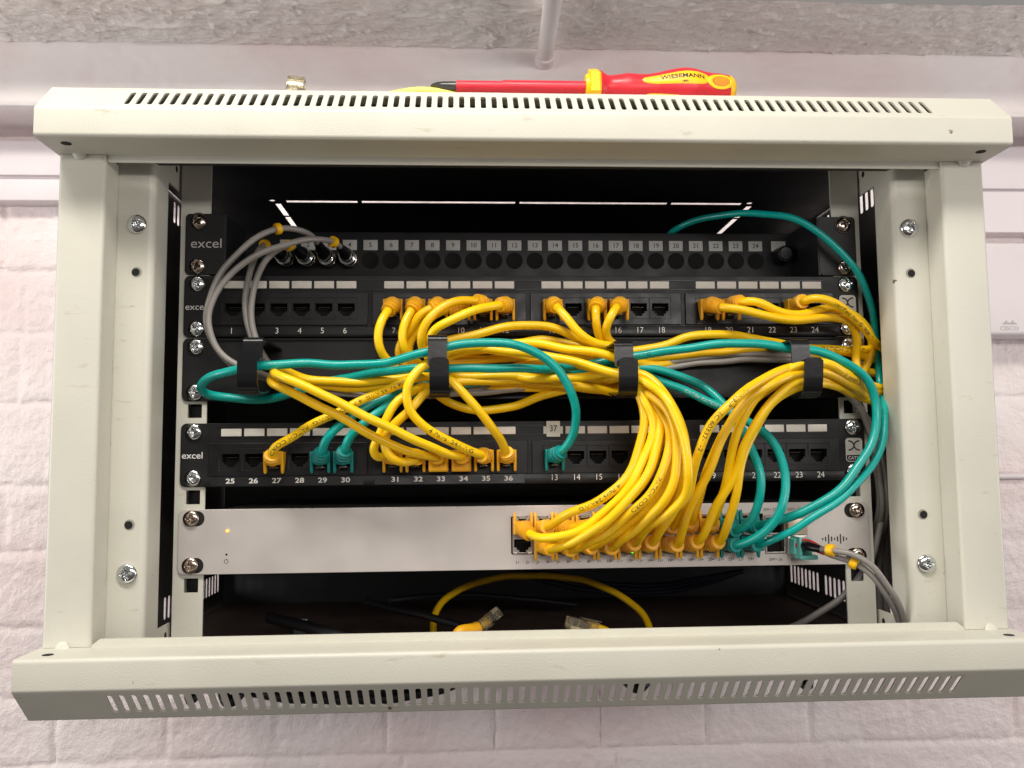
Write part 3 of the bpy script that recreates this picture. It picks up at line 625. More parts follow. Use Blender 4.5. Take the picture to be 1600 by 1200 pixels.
# ------------------------------------------------------------------ cables
def catmull(P, step=1.8):
    P = np.array(P, float); P = np.vstack([2 * P[0] - P[1], P, 2 * P[-1] - P[-2]]); out = []
    for i in range(1, len(P) - 2):
        p0, p1, p2, p3 = P[i - 1], P[i], P[i + 1], P[i + 2]
        t0 = 0; t1 = t0 + max(np.linalg.norm(p1 - p0), 1e-3) ** .5; t2 = t1 + max(np.linalg.norm(p2 - p1), 1e-3) ** .5; t3 = t2 + max(np.linalg.norm(p3 - p2), 1e-3) ** .5
        n = max(2, int(np.linalg.norm(p2 - p1) / step))
        for k in range(n):
            t = t1 + (t2 - t1) * k / n
            A1 = (t1 - t) / (t1 - t0) * p0 + (t - t0) / (t1 - t0) * p1; A2 = (t2 - t) / (t2 - t1) * p1 + (t - t1) / (t2 - t1) * p2; A3 = (t3 - t) / (t3 - t2) * p2 + (t - t2) / (t3 - t2) * p3
            B1 = (t2 - t) / (t2 - t0) * A1 + (t - t0) / (t2 - t0) * A2; B2 = (t3 - t) / (t3 - t1) * A2 + (t - t1) / (t3 - t1) * A3
            out.append((t2 - t) / (t2 - t1) * B1 + (t - t1) / (t2 - t1) * B2)
    out.append(P[-2]); Q = np.array(out)
    for _ in range(4): Q[1:-1] = .25 * Q[:-2] + .5 * Q[1:-1] + .25 * Q[2:]
    k_ = rng.rand(6) * 6.28; w_ = np.linspace(0, len(Q) * step, len(Q)); en = np.clip(np.minimum(w_, w_[-1] - w_) / 30 - .8, 0, 1)[:, None]
    Q = Q + en * np.stack([0.35 * np.sin(w_ / 13 + k_[0]) + .25 * np.sin(w_ / 6.1 + k_[1]), 0.3 * np.sin(w_ / 11 + k_[2]), 0.4 * np.sin(w_ / 12 + k_[3]) + .25 * np.sin(w_ / 5.3 + k_[4])], 1)
    s = np.concatenate([[0], np.cumsum(np.linalg.norm(np.diff(Q, axis=0), axis=1))]); m = max(4, int(s[-1] / step)); u = np.linspace(0, s[-1], m)
    return np.stack([np.interp(u, s, Q[:, k]) for k in range(3)], 1), u
def frames(Q):
    T = np.gradient(Q, axis=0); T /= np.linalg.norm(T, axis=1)[:, None]; a = np.cross(T[0], [0, 0, 1.0]);
    if np.linalg.norm(a) < .1: a = np.cross(T[0], [1.0, 0, 0])
    a /= np.linalg.norm(a); Aa = [a]
    for i in range(1, len(Q)):
        a = a - T[i] * (a @ T[i]); a /= np.linalg.norm(a); Aa.append(a)
    Aa = np.array(Aa); return T, Aa, np.cross(T, Aa)
def tube(mb, Q, r, n=14, mi=0, cap=True):
    T, A, B = frames(Q); r = np.broadcast_to(r, len(Q)); an = np.arange(n) * 2 * math.pi / n
    rings = [[Q[i] + r[i] * (math.cos(a) * A[i] + math.sin(a) * B[i]) for a in an] for i in range(len(Q))]
    return mb.loft(rings, cap, mi)
def print_on(Q, u, r, s, at_px, size, parent, flip=False, m=INKK, sx_=1.15):
    """lettering wrapped on the jacket, centred on the path point nearest to at_px as seen in the photo"""
    dv = np.array(Q) - CP; loc = dv @ M; px = 800 + F * loc[:, 0] / loc[:, 1]; py = 600 - F * loc[:, 2] / loc[:, 1]
    c = int(np.argmin((px - at_px[0]) ** 2 + (py - at_px[1]) ** 2)); v, f = text_mesh(s, size, 0.0, sx_)
    T = np.gradient(Q, axis=0); T /= np.linalg.norm(T, axis=1)[:, None]; out = []; sg = -1 if flip else 1
    for a, b in v:
        sa = u[c] + sg * a; P = np.array([np.interp(sa, u, Q[:, k]) for k in range(3)]); t = np.array([np.interp(sa, u, T[:, k]) for k in range(3)]); t /= np.linalg.norm(t)
        V = CP - P; V = V - t * (V @ t); V /= np.linalg.norm(V); Uv = np.cross(V, t); an = sg * b / r
        out.append(P + (r + .06) * (math.cos(an) * V + math.sin(an) * Uv))
    mb = MB(); mb.add(out, f); return mb.build('jacket_lettering', m, parent, smooth=0, fix=False)

def boot_mesh(Q, jx, jy, jz, flip, hood, r):
    """strain relief: body at the jack then a ribbed tail that follows the cable path Q (starting at the jack)"""
    mb = MB(); n = 24
    def ring(y, w, h, e, dz=0):
        out = []
        for k in range(n):
            a = 2 * math.pi * (k + .5) / n; c, s_ = math.cos(a), math.sin(a)
            out.append((jx + w * math.copysign(abs(c) ** e, c), jy - y, jz + dz * flip + flip * h * math.copysign(abs(s_) ** e, s_)))
        return out
    mb.loft([ring(1.0, 5.6, 4.0, .3), ring(1.5, 6.0, 4.6, .3), ring(9.5, 6.1, 4.8, .32), ring(12, 5.9, 4.7, .45), ring(13.6, 5.2, 4.4, .7)])
    for s in (-1, 1):
        b = [(5.2, 5), (6.7, 5)]; x0, x1 = s * 4.9, s * 6.75
        zs = [4.2, 1.5, -4, -7.5, -9.6, -10.6]; ys = [(2, 11), (2.0, 11.5), (3.5, 10.8), (5.4, 10.2), (6.4, 9.6), (7.2, 8.9)]
        rings = []
        for z_, (ya, yb) in zip(zs, ys):
            k = .35 if z_ < -10 else 0; xa, xb = x0 + s * k, x1 - s * k; c = .45
            rings.append([(jx + xa + s * c, jy - ya, jz + flip * z_), (jx + xb - s * c, jy - ya, jz + flip * z_), (jx + xb, jy - ya - c, jz + flip * z_), (jx + xb, jy - yb + c, jz + flip * z_),
                          (jx + xb - s * c, jy - yb, jz + flip * z_), (jx + xa + s * c, jy - yb, jz + flip * z_), (jx + xa, jy - yb + c, jz + flip * z_), (jx + xa, jy - ya - c, jz + flip * z_)])
        mb.loft(rings)
    if hood:
        z0, z1 = (jz - 9.8, jz - 1); mb.box(jx - 6.3, jx + 6.3, jy - 13.2, jy - 9.8, min(jz - flip * 10.5, jz - flip * 1), max(jz - flip * 10.5, jz - flip * 1), 1.5)
    # ribbed tail along the path
    s = np.concatenate([[0], np.cumsum(np.linalg.norm(np.diff(Q, axis=0), axis=1))]); uu = np.linspace(12.4, 24.5, 48)
    T = np.stack([np.interp(uu, s, Q[:, k]) for k in range(3)], 1)
    ph = (uu - 12.4) / 12.1; rr = 5.45 - 0.75 * ph + 0.38 * np.sign(np.sin((uu) * 2 * math.pi / 3.0)); rr[-4:] = 5.0; rr[-1] = 3.7; rr[0] = 4.3
    tube(mb, T, rr, 20); return mb
def plugmesh(jx, jy, jz, flip):
    mb = MB(); mb.box(jx - 5.7, jx + 5.7, jy - 2, jy + 9, jz - 3.6, jz + 3.6, .5); mb.box(jx - 2.6, jx + 2.6, jy - 11, jy + 4, jz - flip * 6.6 - .5, jz - flip * 6.6 + .5, .3); return mb
def cord(name, label, ends, mid, col, group, r=2.92, prints=(), hood=()):
    """ends: two of (x, z, flip, y) or None; mid: list of (px, py, d) with d millimetres in front of the rack plane"""
    J, Bm = {'y': (YEL, YELB), 't': (TEA, TEAB)}[col]
    P = []
    e0, e1 = ends
    if e0: P += [(e0[0], e0[3] - 1, e0[1]), (e0[0], e0[3] - 12.5, e0[1])]
    P += [tuple(U(x, y, -d)) for x, y, d in mid]
    if e1: P += [(e1[0], e1[3] - 12.5, e1[1]), (e1[0], e1[3] - 1, e1[1])]
    Q, u = catmull(P); base = e0 or e1
    t = thing(name, label, 'patch cord', P[0], group)
    L0 = 15 if e0 else 0; L1 = 15 if e1 else 0; sel = (u >= L0) & (u <= u[-1] - L1)
    mb = MB(); tube(mb, Q[sel], r, 16); c = mb.build('cable', J, t, smooth=60)
    for i, e in enumerate(ends):
        if e:
            QQ = Q if i == 0 else Q[::-1]
            b = boot_mesh(QQ, e[0], e[3], e[1], e[2], i in hood, r).build('plug_boot', Bm, t, smooth=38)
            plugmesh(e[0], e[3], e[1], e[2]).build('plug', CLEAR, b)
    for pr in prints: print_on(Q, u, r, *pr[:3], c, **(pr[3] if len(pr) > 3 else {}))
    return t
Y1 = -3.4
P1 = lambda n: (X1[n - 1], JZ1 + .6, 1, Y1)
P2 = lambda i: (X2[i], JZ2 + .6, 1, Y1)
def SWT(c): return (SX[c - 1], SZ[0] - .4, -1, -2.4)
def SWB(c): return (SX[c - 1], SZ[1] + .4, 1, -2.4)
GY = 'yellow patch cords'; GT = 'teal patch cords'
# lanes of the bundle between the rings, then the two fans down to the switch
LF = {   # left fan: after ring three, down and back left to the switch
 'T1': [(1003, 617, 57), (1022, 660, 60), (1008, 712, 62), (985, 757, 64), (945, 800, 58), (895, 833, 52), (850, 841, 42), (829, 835, 28)],
 'T2': [(996, 610, 54), (1006, 650, 56), (1000, 700, 58), (977, 748, 60), (930, 785, 58), (885, 805, 50), (862, 820, 36)],
 'T3': [(1000, 606, 40), (1030, 650, 44), (1030, 700, 48), (1000, 760, 48), (950, 806, 42), (905, 824, 32)],
 'T4': [(1004, 604, 46), (1040, 648, 52), (1048, 700, 54), (1030, 755, 54), (985, 800, 48), (940, 824, 34)],
 'T5': [(1005, 612, 38), (1046, 668, 42), (1058, 715, 44), (1047, 765, 44), (1010, 800, 40), (968, 822, 30)],
 'T6': [(1003, 600, 42), (1040, 632, 46), (1058, 690, 48), (1060, 745, 48), (1035, 790, 42), (1008, 818, 30)],
 'T7': [(1003, 590, 50), (1040, 620, 54), (1062, 670, 56), (1066, 730, 54), (1052, 780, 48), (1036, 812, 32)],
 'B2': [(1000, 612, 52), (1030, 660, 60), (1022, 715, 66), (997, 762, 68), (955, 807, 66), (915, 838, 56), (878, 854, 44), (861, 857, 28)],
 'B3': [(1006, 610, 54), (1044, 665, 62), (1043, 715, 68), (1020, 765, 70), (982, 803, 66), (945, 835, 56), (912, 853, 42), (893, 859, 28)],
 'B4': [(1004, 616, 48), (1040, 672, 52), (1048, 720, 56), (1033, 772, 56), (995, 812, 52), (955, 838, 42), (925, 855, 28)],
 'B5': [(1003, 606, 55), (1040, 638, 70), (1058, 690, 74), (1055, 745, 76), (1032, 790, 72), (1000, 822, 60), (970, 845, 44), (957, 856, 28)],
 'B6': [(1003, 594, 60), (1045, 630, 78), (1068, 685, 84), (1077, 740, 84), (1068, 780, 78), (1040, 806, 70), (1010, 825, 54), (994, 848, 30)],
 'B7': [(1003, 584, 54), (1046, 628, 66), (1066, 670, 68), (1072, 740, 66), (1056, 790, 56), (1034, 825, 44), (1021, 846, 30)],
}
def lf(k): return LF[k]
def lane(y2, y3, d, ym=None, tail=True):
    """ring two to ring three at picture heights y2, ym, y3"""
    ym = ym if ym is not None else (y2 + y3) / 2
    return [(704, y2, d), (770, y2 * .6 + ym * .4, d + 3), (840, ym, d + 2), (915, y3 * .55 + ym * .45, d + 2), (975, y3, d)]

cord('patch_cord', 'yellow cord in upper panel port 7, outermost of the loops left of the second ring', (P1(7), SWT(4)),
     [(609, 482, 25), (597, 500, 32), (591, 526, 33), (596, 550, 30), (611, 568, 22), (645, 588, 12)] + lane(600, 598, 10, 607) + lf('T4'), 'y', GY, prints=[('24AWG  E164469', (1044, 700), 3.6, {'sx_': 1.2})])
cord('patch_cord', 'yellow cord in upper panel port 8, hanging behind the teal cords', (P1(8), SWT(5)),
     [(646, 480, 25), (634, 500, 30), (628, 524, 32), (633, 545, 30), (647, 562, 22), (668, 580, 14)] + lane(592, 592, 14, 600) + lf('T5'), 'y', GY)
cord('patch_cord', 'yellow cord in upper panel port 9, partly hidden by the cord of port 8', (P1(9), SWT(3)),
     [(680, 479, 25), (658, 490, 27), (643, 510, 25), (628, 534, 20), (622, 553, 18), (634, 572, 14), (665, 588, 12)] + lane(596, 607, 16, 596) + lf('T3'), 'y', GY)
cord('patch_cord', 'yellow cord in upper panel port 10, curving down behind its neighbours', (P1(10), SWB(4)),
     [(712, 480, 22), (686, 488, 24), (661, 506, 22), (643, 528, 20), (637, 552, 18), (648, 574, 16), (672, 586, 14)] + lane(587, 616, 22, 590) + lf('B4'), 'y', GY)
cord('patch_cord', 'yellow cord in upper panel port 11, making the highest arc over ports 9 and 10', (P1(11), SWT(9)),
     [(748, 471, 26), (716, 470, 34), (688, 482, 38), (666, 503, 40), (657, 528, 38), (662, 552, 32), (680, 566, 28)] + [(704, 566, 22), (770, 560, 16), (860, 560, 12), (960, 562, 10), (1010, 563, 10), (1090, 553, 12), (1180, 545, 12), (1250, 545, 8), (1330, 552, 4), (1395, 575, -2), (1415, 600, -4), (1395, 622, 2), (1365, 625, 12), (1325, 612, 30), (1285, 592, 48), (1235, 592, 54), (1180, 622, 52), (1135, 672, 48), (1105, 735, 44), (1088, 790, 38), (1082, 812, 30)], 'y', GY)
cord('patch_cord', 'yellow cord in upper panel port 12, sweeping left below the arc of port 11', (P1(12), SWT(10)),
     [(782, 476, 27), (745, 484, 38), (705, 500, 42), (679, 515, 40), (668, 534, 34), (676, 552, 26), (690, 562, 22)] + [(712, 556, 18), (770, 545, 12), (840, 531, 10), (900, 540, 12), (975, 548, 14), (1035, 541, 16), (1070, 528, 18), (1120, 521, 18), (1170, 527, 14), (1235, 541, 10), (1320, 546, 8), (1385, 553, 0), (1410, 580, -4), (1400, 606, 2), (1362, 603, 24), (1325, 583, 44), (1285, 567, 56), (1240, 574, 60), (1195, 605, 60), (1160, 655, 58), (1143, 715, 54), (1130, 770, 48), (1115, 812, 32)], 'y', GY,
     prints=[('PATCH ETL/3P VERI', (1325, 547), 4.0, {'sx_': 1.3})])
cord('patch_cord', 'yellow cord in upper panel port 13, slanting down right to the third ring', (P1(13), SWB(2)),
     [(868, 478, 27), (881, 492, 33), (903, 517, 36), (932, 536, 32), (965, 544, 24), (984, 560, 26)] + lf('B2'), 'y', GY)
cord('patch_cord', 'yellow cord in upper panel port 15, dropping straight to the third ring', (P1(15), SWT(2)),
     [(931, 480, 27), (931, 498, 30), (934, 520, 26), (944, 540, 18), (968, 556, 16), (985, 580, 22)] + lf('T2'), 'y', GY, prints=[('4 Pairs 24AWG', (938, 783), 3.6, {'sx_': 1.3})])
cord('patch_cord', 'yellow cord in upper panel port 16, bending left then down to the third ring', (P1(16), SWB(5)),
     [(963, 481, 28), (952, 498, 32), (946, 518, 28), (955, 536, 20), (975, 548, 18), (988, 568, 30)] + lf('B5'), 'y', GY)
RC = lambda a, b, d1=0: [(1400, a, 0), (1415, (a + b) / 2, -4), (1398, b, 2)]
cord('patch_cord', 'yellow cord in upper panel port 19, running right across the panel face', (P1(19), SWB(8)),
     [(1128, 480, 28), (1155, 483, 34), (1195, 494, 36), (1245, 500, 34), (1300, 495, 28), (1328, 506, 22), (1340, 530, 16), (1338, 560, 10), (1342, 592, 14), (1352, 618, 22), (1335, 606, 36), (1310, 590, 48), (1282, 579, 55), (1250, 583, 58), (1205, 600, 66), (1160, 635, 66), (1130, 680, 64), (1110, 730, 62), (1082, 785, 56), (1066, 830, 42), (1059, 851, 28)], 'y', GY)
cord('patch_cord', 'yellow cord in upper panel port 20, rising over the cord of port 19', (P1(20), SWB(9)),
     [(1163, 471, 32), (1185, 472, 36), (1215, 487, 34), (1255, 490, 30), (1300, 482, 24), (1335, 494, 16), (1358, 520, 8), (1362, 550, 4), (1350, 580, 4), (1330, 603, 16), (1305, 602, 36), (1275, 592, 52), (1240, 600, 58), (1195, 640, 60), (1165, 690, 58), (1150, 740, 54), (1115, 800, 46), (1095, 842, 32)], 'y', GY)
cord('patch_cord', 'yellow cord in upper panel port 23, arching right with print along its jacket', (P1(23), SWT(8)),
     [(1258, 469, 32), (1278, 466, 36), (1310, 477, 36), (1340, 502, 28), (1366, 534, 14), (1398, 560, 0), (1415, 590, -4), (1400, 612, 4), (1364, 611, 22), (1330, 590, 44), (1300, 572, 54), (1272, 567, 56), (1240, 574, 59), (1190, 593, 68), (1145, 626, 76), (1110, 667, 74), (1090, 712, 70), (1078, 765, 60), (1062, 808, 42), (1054, 822, 30)], 'y', GY,
     prints=[('verified For G190817', (1338, 498), 3.9, {'sx_': 1.3}), ('N1N3-P   IEC 60332-1-2', (1125, 650), 4.0, {'sx_': 1.25}), ('E164469-F3', (1328, 590), 3.6, {'flip': True})])
# lower panel
cord('patch_cord', 'yellow cord in lower panel port 27, rising right with print along its jacket', (P2(2), SWT(7)),
     [(424, 714, 27), (428, 700, 32), (452, 685, 34), (492, 662, 36), (535, 641, 36), (580, 618, 36), (620, 602, 38), (655, 590, 34), (690, 585, 24)] + [(720, 578, 20), (780, 583, 22), (840, 593, 28), (905, 589, 36), (975, 582, 48)] + lf('T7'), 'y', GY,
     prints=[('4 PAIRS 24AWG  PATCH CORD', (490, 664), 3.9, {'flip': True, 'sx_': 1.3}), ('4 PAIRS AWG', (598, 608), 3.6, {'flip': True})])
cord('patch_cord', 'yellow cord in lower panel port 31, looping out left of its plug', (P2(6), SWT(6)),
     [(610, 708, 28), (592, 716, 32), (583, 704, 36), (592, 680, 38), (602, 655, 40), (618, 630, 40), (642, 614, 36), (668, 604, 28)] + [(700, 628, 12), (750, 641, 10), (800, 636, 10), (845, 620, 12), (890, 606, 14), (945, 596, 18), (985, 588, 32)] + lf('T6'), 'y', GY)
cord('patch_cord', 'yellow cord in lower panel port 32, curling round below the plug of port 31', (P2(7), SWB(3)),
     [(652, 716, 30), (640, 722, 36), (618, 720, 42), (604, 704, 44), (603, 682, 44), (617, 662, 46), (640, 640, 46), (668, 612, 38), (690, 600, 28)] + lane(592, 612, 20, 598)[1:] + lf('B3'), 'y', GY, prints=[('PATCH CORD', (1010, 775), 3.6, {'sx_': 1.2})])
cord('patch_cord', 'yellow cord in lower panel port 33, lower of two turning back at the first ring', (P2(8), SWB(7)),
     [(682, 714, 30), (664, 712, 36), (630, 703, 42), (580, 678, 48), (530, 651, 52), (475, 624, 54), (436, 603, 52), (424, 593, 42), (436, 588, 30), (480, 600, 20), (550, 606, 18), (620, 601, 20), (680, 592, 18)] + [(740, 583, 14), (800, 575, 14), (860, 566, 18), (920, 572, 34), (975, 588, 50)] + lf('B7'), 'y', GY, hood=(0,))
cord('patch_cord', 'yellow cord in lower panel port 34, upper of two turning back at the first ring', (P2(9), SWB(6)),
     [(722, 713, 30), (702, 710, 38), (655, 691, 48), (600, 664, 54), (540, 634, 58), (480, 606, 60), (442, 590, 58), (428, 580, 46), (440, 577, 36), (480, 592, 26), (550, 598, 24), (625, 590, 26), (670, 578, 30)] + [(704, 556, 28), (750, 546, 26), (800, 549, 30), (870, 560, 38), (930, 574, 46), (975, 586, 54)] + lf('B6'), 'y', GY, hood=(0,))
cord('patch_cord', 'yellow cord in lower panel port 35, making a tall S beside the second ring', (P2(10), SWT(1)),
     [(754, 711, 28), (738, 706, 34), (700, 688, 42), (662, 665, 48), (638, 636, 52), (636, 605, 54), (652, 580, 52), (680, 560, 46)] + [(720, 544, 30), (770, 540, 26), (820, 536, 28), (880, 544, 34), (940, 552, 36), (975, 566, 38)] + lf('T1'), 'y', GY,
     prints=[('4 Pairs  24AWG', (702, 688), 3.9, {'flip': True, 'sx_': 1.3})])
cord('patch_cord', 'yellow cord in lower panel port 36, running straight up left to the second ring', (P2(11), SWB(10)),
     [(791, 708, 28), (784, 690, 34), (771, 672, 40), (748, 640, 46), (722, 610, 46), (700, 590, 40), (676, 573, 30), (668, 552, 34), (678, 538, 36), (702, 531, 34), (752, 520, 30), (810, 509, 26), (868, 513, 24), (915, 534, 22), (960, 556, 16), (1010, 570, 12), (1100, 556, 8), (1190, 550, 8), (1270, 556, 6), (1340, 575, 2), (1400, 600, -4), (1405, 630, -2), (1362, 626, 14), (1322, 608, 34), (1280, 600, 50), (1240, 606, 54), (1205, 630, 54), (1178, 675, 52), (1160, 720, 54), (1150, 770, 52), (1138, 815, 44), (1126, 844, 30)], 'y', GY)
# teal
cord('patch_cord', 'teal cord in the port under the 37 sticker, looping round the first ring', (P2(12), SWT(12)),
     [(874, 708, 27), (886, 697, 32), (898, 672, 38), (898, 635, 44), (881, 590, 48), (852, 560, 50), (812, 541, 52), (765, 534, 52), (715, 539, 54), (662, 552, 54), (612, 565, 50), (540, 570, 46), (470, 569, 46), (410, 571, 50), (358, 579, 46), (322, 594, 36), (313, 608, 28), (328, 617, 20), (372, 622, 14), (430, 622, 12), (490, 603, 14), (550, 588, 24), (620, 579, 36), (690, 575, 44), (760, 575, 44), (840, 577, 36), (910, 570, 26), (985, 558, 28), (1050, 547, 34), (1110, 539, 40), (1170, 537, 44), (1230, 543, 46), (1275, 548, 46), (1320, 566, 46), (1355, 595, 44), (1369, 635, 42), (1366, 680, 44), (1345, 725, 48), (1305, 770, 50), (1245, 803, 44), (1200, 818, 34), (1182, 823, 26)], 't', GT, prints=[('4 PAIRS 24AWG', (985, 558), 3.4, {})])
cord('patch_cord', 'teal cord in lower panel port 29, left one of the neighbouring teal pair', (P2(4), SWT(11)),
     [(502, 708, 27), (509, 688, 32), (526, 668, 32), (556, 645, 28), (600, 622, 24), (650, 605, 20), (700, 598, 18), (770, 592, 14), (860, 586, 10), (930, 576, 10), (1000, 575, 12), (1050, 583, 14), (1095, 602, 18), (1130, 630, 26), (1158, 668, 34), (1178, 710, 42), (1188, 750, 46), (1183, 795, 44), (1168, 820, 36), (1150, 829, 28)], 't', GT)
cord('patch_cord', 'teal cord in lower panel port 30, right one of the neighbouring teal pair', (P2(5), SWB(11)),
     [(538, 706, 27), (545, 686, 33), (560, 670, 34), (590, 644, 32), (630, 619, 30), (665, 606, 26), (710, 601, 22), (780, 594, 18), (860, 584, 14), (930, 582, 14), (1000, 586, 16), (1050, 603, 20), (1105, 625, 24), (1150, 648, 30), (1195, 678, 38), (1220, 715, 44), (1229, 755, 48), (1218, 800, 50), (1195, 832, 44), (1165, 848, 34), (1150, 852, 28)], 't', GT, prints=[('CAT5e PATCH CORD', (1110, 627), 3.4, {'m': INKG}), ])
cord('patch_cord', 'teal cord arching over the fibre panel and down the right side to the switch', (None, SWB(12)),
     [(1020, 420, -90), (1050, 362, -50), (1110, 340, -25), (1180, 333, -2), (1248, 345, 10), (1305, 385, 13), (1345, 435, 12), (1364, 490, 8), (1370, 550, 3), (1374, 600, 6), (1382, 640, 26), (1381, 685, 36), (1360, 730, 44), (1320, 775, 50), (1265, 812, 50), (1215, 840, 42), (1190, 850, 32)], 't', GT, r=2.5)

# ------------------------------------------------------------------ fibre cords
def marker(parent, Q, px, m=CLIPY, L=4.2, r=3.6):
    loc = (Q - CP) @ M; x = 800 + F * loc[:, 0] / loc[:, 1]; y = 600 - F * loc[:, 2] / loc[:, 1]; c = int(np.argmin((x - px[0]) ** 2 + (y - px[1]) ** 2))
    a = Q[max(c - 1, 0)]; b = Q[min(c + 1, len(Q) - 1)]; t = (b - a) / np.linalg.norm(b - a); mb = MB()
    mb.cyl(Q[c] - t * L / 2, Q[c] + t * L / 2, r, n=16); mb.cyl(Q[c] - t * L * .35, Q[c] + t * L * .35, r + .5, n=16); return mb.build('marker_clip', m, parent, smooth=50)
GF = 'grey fibre cords on the fibre panel'
greytail = lambda o: [(470, 598 + o, 10), (540, 610 + o, 8), (620, 612 + o, 8), (700, 611 + o, 10), (800, 602 + o, 10), (880, 594 + o, 8), (960, 584 + o, 7), (1030, 571 + o, 8), (1110, 559 + o, 8), (1190, 556 + o, 10), (1250, 561 + o, 14), (1300, 586 + o, 14), (1336, 622 + o, 8), (1360 + o * .6, 670, 2), (1374 + o, 730, -4), (1380 + o, 800, -8)]
fib = [(4, (536, 391, -22), [(521, 378, -8), (492, 374, 6), (455, 379, 16), (410, 394, 24), (365, 424, 28), (337, 462, 30), (326, 500, 30), (335, 540, 30), (362, 566, 30), (405, 584, 28), (440, 592, 18)], (521, 378), 'grey fibre cord on port 4 of the top panel, sweeping widest to the left'),
       (3, (500, 386, -22), [(487, 368, -10), (470, 360, 0), (437, 357, 10), (400, 373, 18), (362, 404, 24), (338, 438, 26), (326, 475, 28), (324, 510, 27), (338, 545, 26), (365, 572, 26), (408, 588, 24), (445, 596, 14)], (436, 360), 'grey fibre cord on port 3 of the top panel, yellow clip atop its arc'),
       (2, (463, 388, -22), [(452, 383, -8), (436, 389, 4), (415, 410, 14), (398, 445, 20), (392, 485, 22), (396, 520, 22), (405, 545, 22), (418, 565, 20), (450, 588, 12)], (452, 383), 'grey fibre cord on port 2 of the top panel, beside the port 1 cord'),
       (1, (430, 390, -22), [(413, 383, -8), (400, 400, 6), (389, 430, 14), (383, 475, 18), (386, 510, 19), (398, 540, 19), (410, 562, 17), (440, 582, 9)], (414, 383), 'grey fibre cord on port 1 of the top panel dropping to the first ring')]
for j, (n, bt, path, cl, lab) in enumerate(fib):
    x = FX[n - 1]; t = thing('fibre_cord', lab, 'fibre cord', (x, 40, 206.9), GF); o = (j - 1.5) * 4.2
    px1 = U(*bt[:2], -bt[2])
    P = [(x, 41, 206.9), (x - 1, 30, 207.4)] + [tuple(px1)] + [tuple(U(a, b, -d)) for a, b, d in path] + [tuple(U(a, b, -(d + (j % 2) * 3))) for a, b, d in greytail(o)] + [(252 + j * 2, 40, -30), (250, 60, -85)]
    Q, u = catmull(P); mb = MB(); tube(mb, Q[u >= 24], 2.15, 12); mb.build('cable', GREY, t, smooth=60)
    d = (np.array(P[1]) - np.array(P[0])); mb = MB(); c0 = np.array(P[0]); i1 = int(np.searchsorted(u, 11)); i2 = int(np.searchsorted(u, 27))
    mb.cyl(c0, Q[i1], 5.6, 5.4, n=24); mb.cyl(Q[i1 // 2], Q[int(i1 * .65)], 6.1, n=24); mb.build('connector', CHROME, t, smooth=30)
    b = MB(); seg = Q[i1 - 1:i2]; tube(b, seg, np.linspace(5.0, 2.6, len(seg)), 18); b.build('boot', BLACKP, t, smooth=50)
    marker(t, Q, cl)

# duplex cord on the switch fibre port
t = thing('fibre_cord', 'grey duplex fibre cord with aqua connector plugged into the switch', 'fibre cord', (188, -3, -7.5))
for j, (ps, bootm, cl) in enumerate([([(1262, 853, 26), (1280, 858, 34), (1300, 860, 42), (1330, 866, 50), (1362, 884, 54), (1388, 915, 52), (1407, 950, 46), (1415, 985, 38), (1416, 1010, 30)], BLACKP, (1297, 860)),
                             ([(1262, 850, 22), (1280, 858, 28), (1300, 868, 36), (1333, 878, 46), (1358, 896, 50), (1382, 925, 48), (1400, 958, 42), (1408, 990, 34), (1409, 1010, 28)], RED, (1333, 879))]):
    P = [(188 - j * 3, -3, -7.4), (189 - j * 3, -13, -7.2)] + [tuple(U(a, b, -d)) for a, b, d in ps]
    Q, u = catmull(P, 1.2); mb = MB(); tube(mb, Q[u > 30], 2.0, 12); mb.build('cable', GREY, t, smooth=60)
    mb = MB(); a = int(np.searchsorted(u, 12)); b = int(np.searchsorted(u, 34)); seg = Q[a:b]; tube(mb, seg, np.linspace(4.3, 2.4, len(seg)), 16); mb.build('boot', bootm, t)
    marker(t, Q, cl, L=5)
mb = MB(); mb.box(181.5, 194.5, -16, 4, -13.5, -2.5, .8); mb.box(183, 195.5, -23, -10, -16.2, -13.2, .7); mb.box(183, 185, -22, -2, -14, -1, .4); mb.build('connector', AQUA, t)
mb = MB(); mb.box(180.8, 195.2, -6, 0, -14.2, 0.8, .5); mb.build('transceiver', SILV, t)

# more grey cables going down at right, behind the column
for k, (pts, lab) in enumerate([([(1398, 640, -6), (1390, 700, -10), (1380, 790, -10), (1362, 870, -6), (1325, 925, -10), (1270, 962, -30), (1215, 990, -55), (1130, 1010, -90)], 'grey cable sweeping down left behind the right rail to the floor'),
                                ([(1392, 700, -16), (1381, 800, -22), (1372, 900, -22), (1374, 950, -20), (1386, 1000, -20), (1395, 1040, -24)], 'grey cable dropping beside the right rack rail, nearest the rail'),
                                ([(1398, 690, -20), (1390, 800, -26), (1382, 900, -28), (1385, 950, -26), (1397, 1000, -24), (1402, 1040, -28)], 'grey cable dropping beside the right rack rail, nearest the column')]):
    Q, u = catmull([tuple(U(a, b, -d)) for a, b, d in pts]); t = MB(); tube(t, Q, 2.5, 12); o = t.build('grey_cable', GREY, None, loc=Q[0]); tag(o, lab, 'cable', 'grey cables at the right rail')

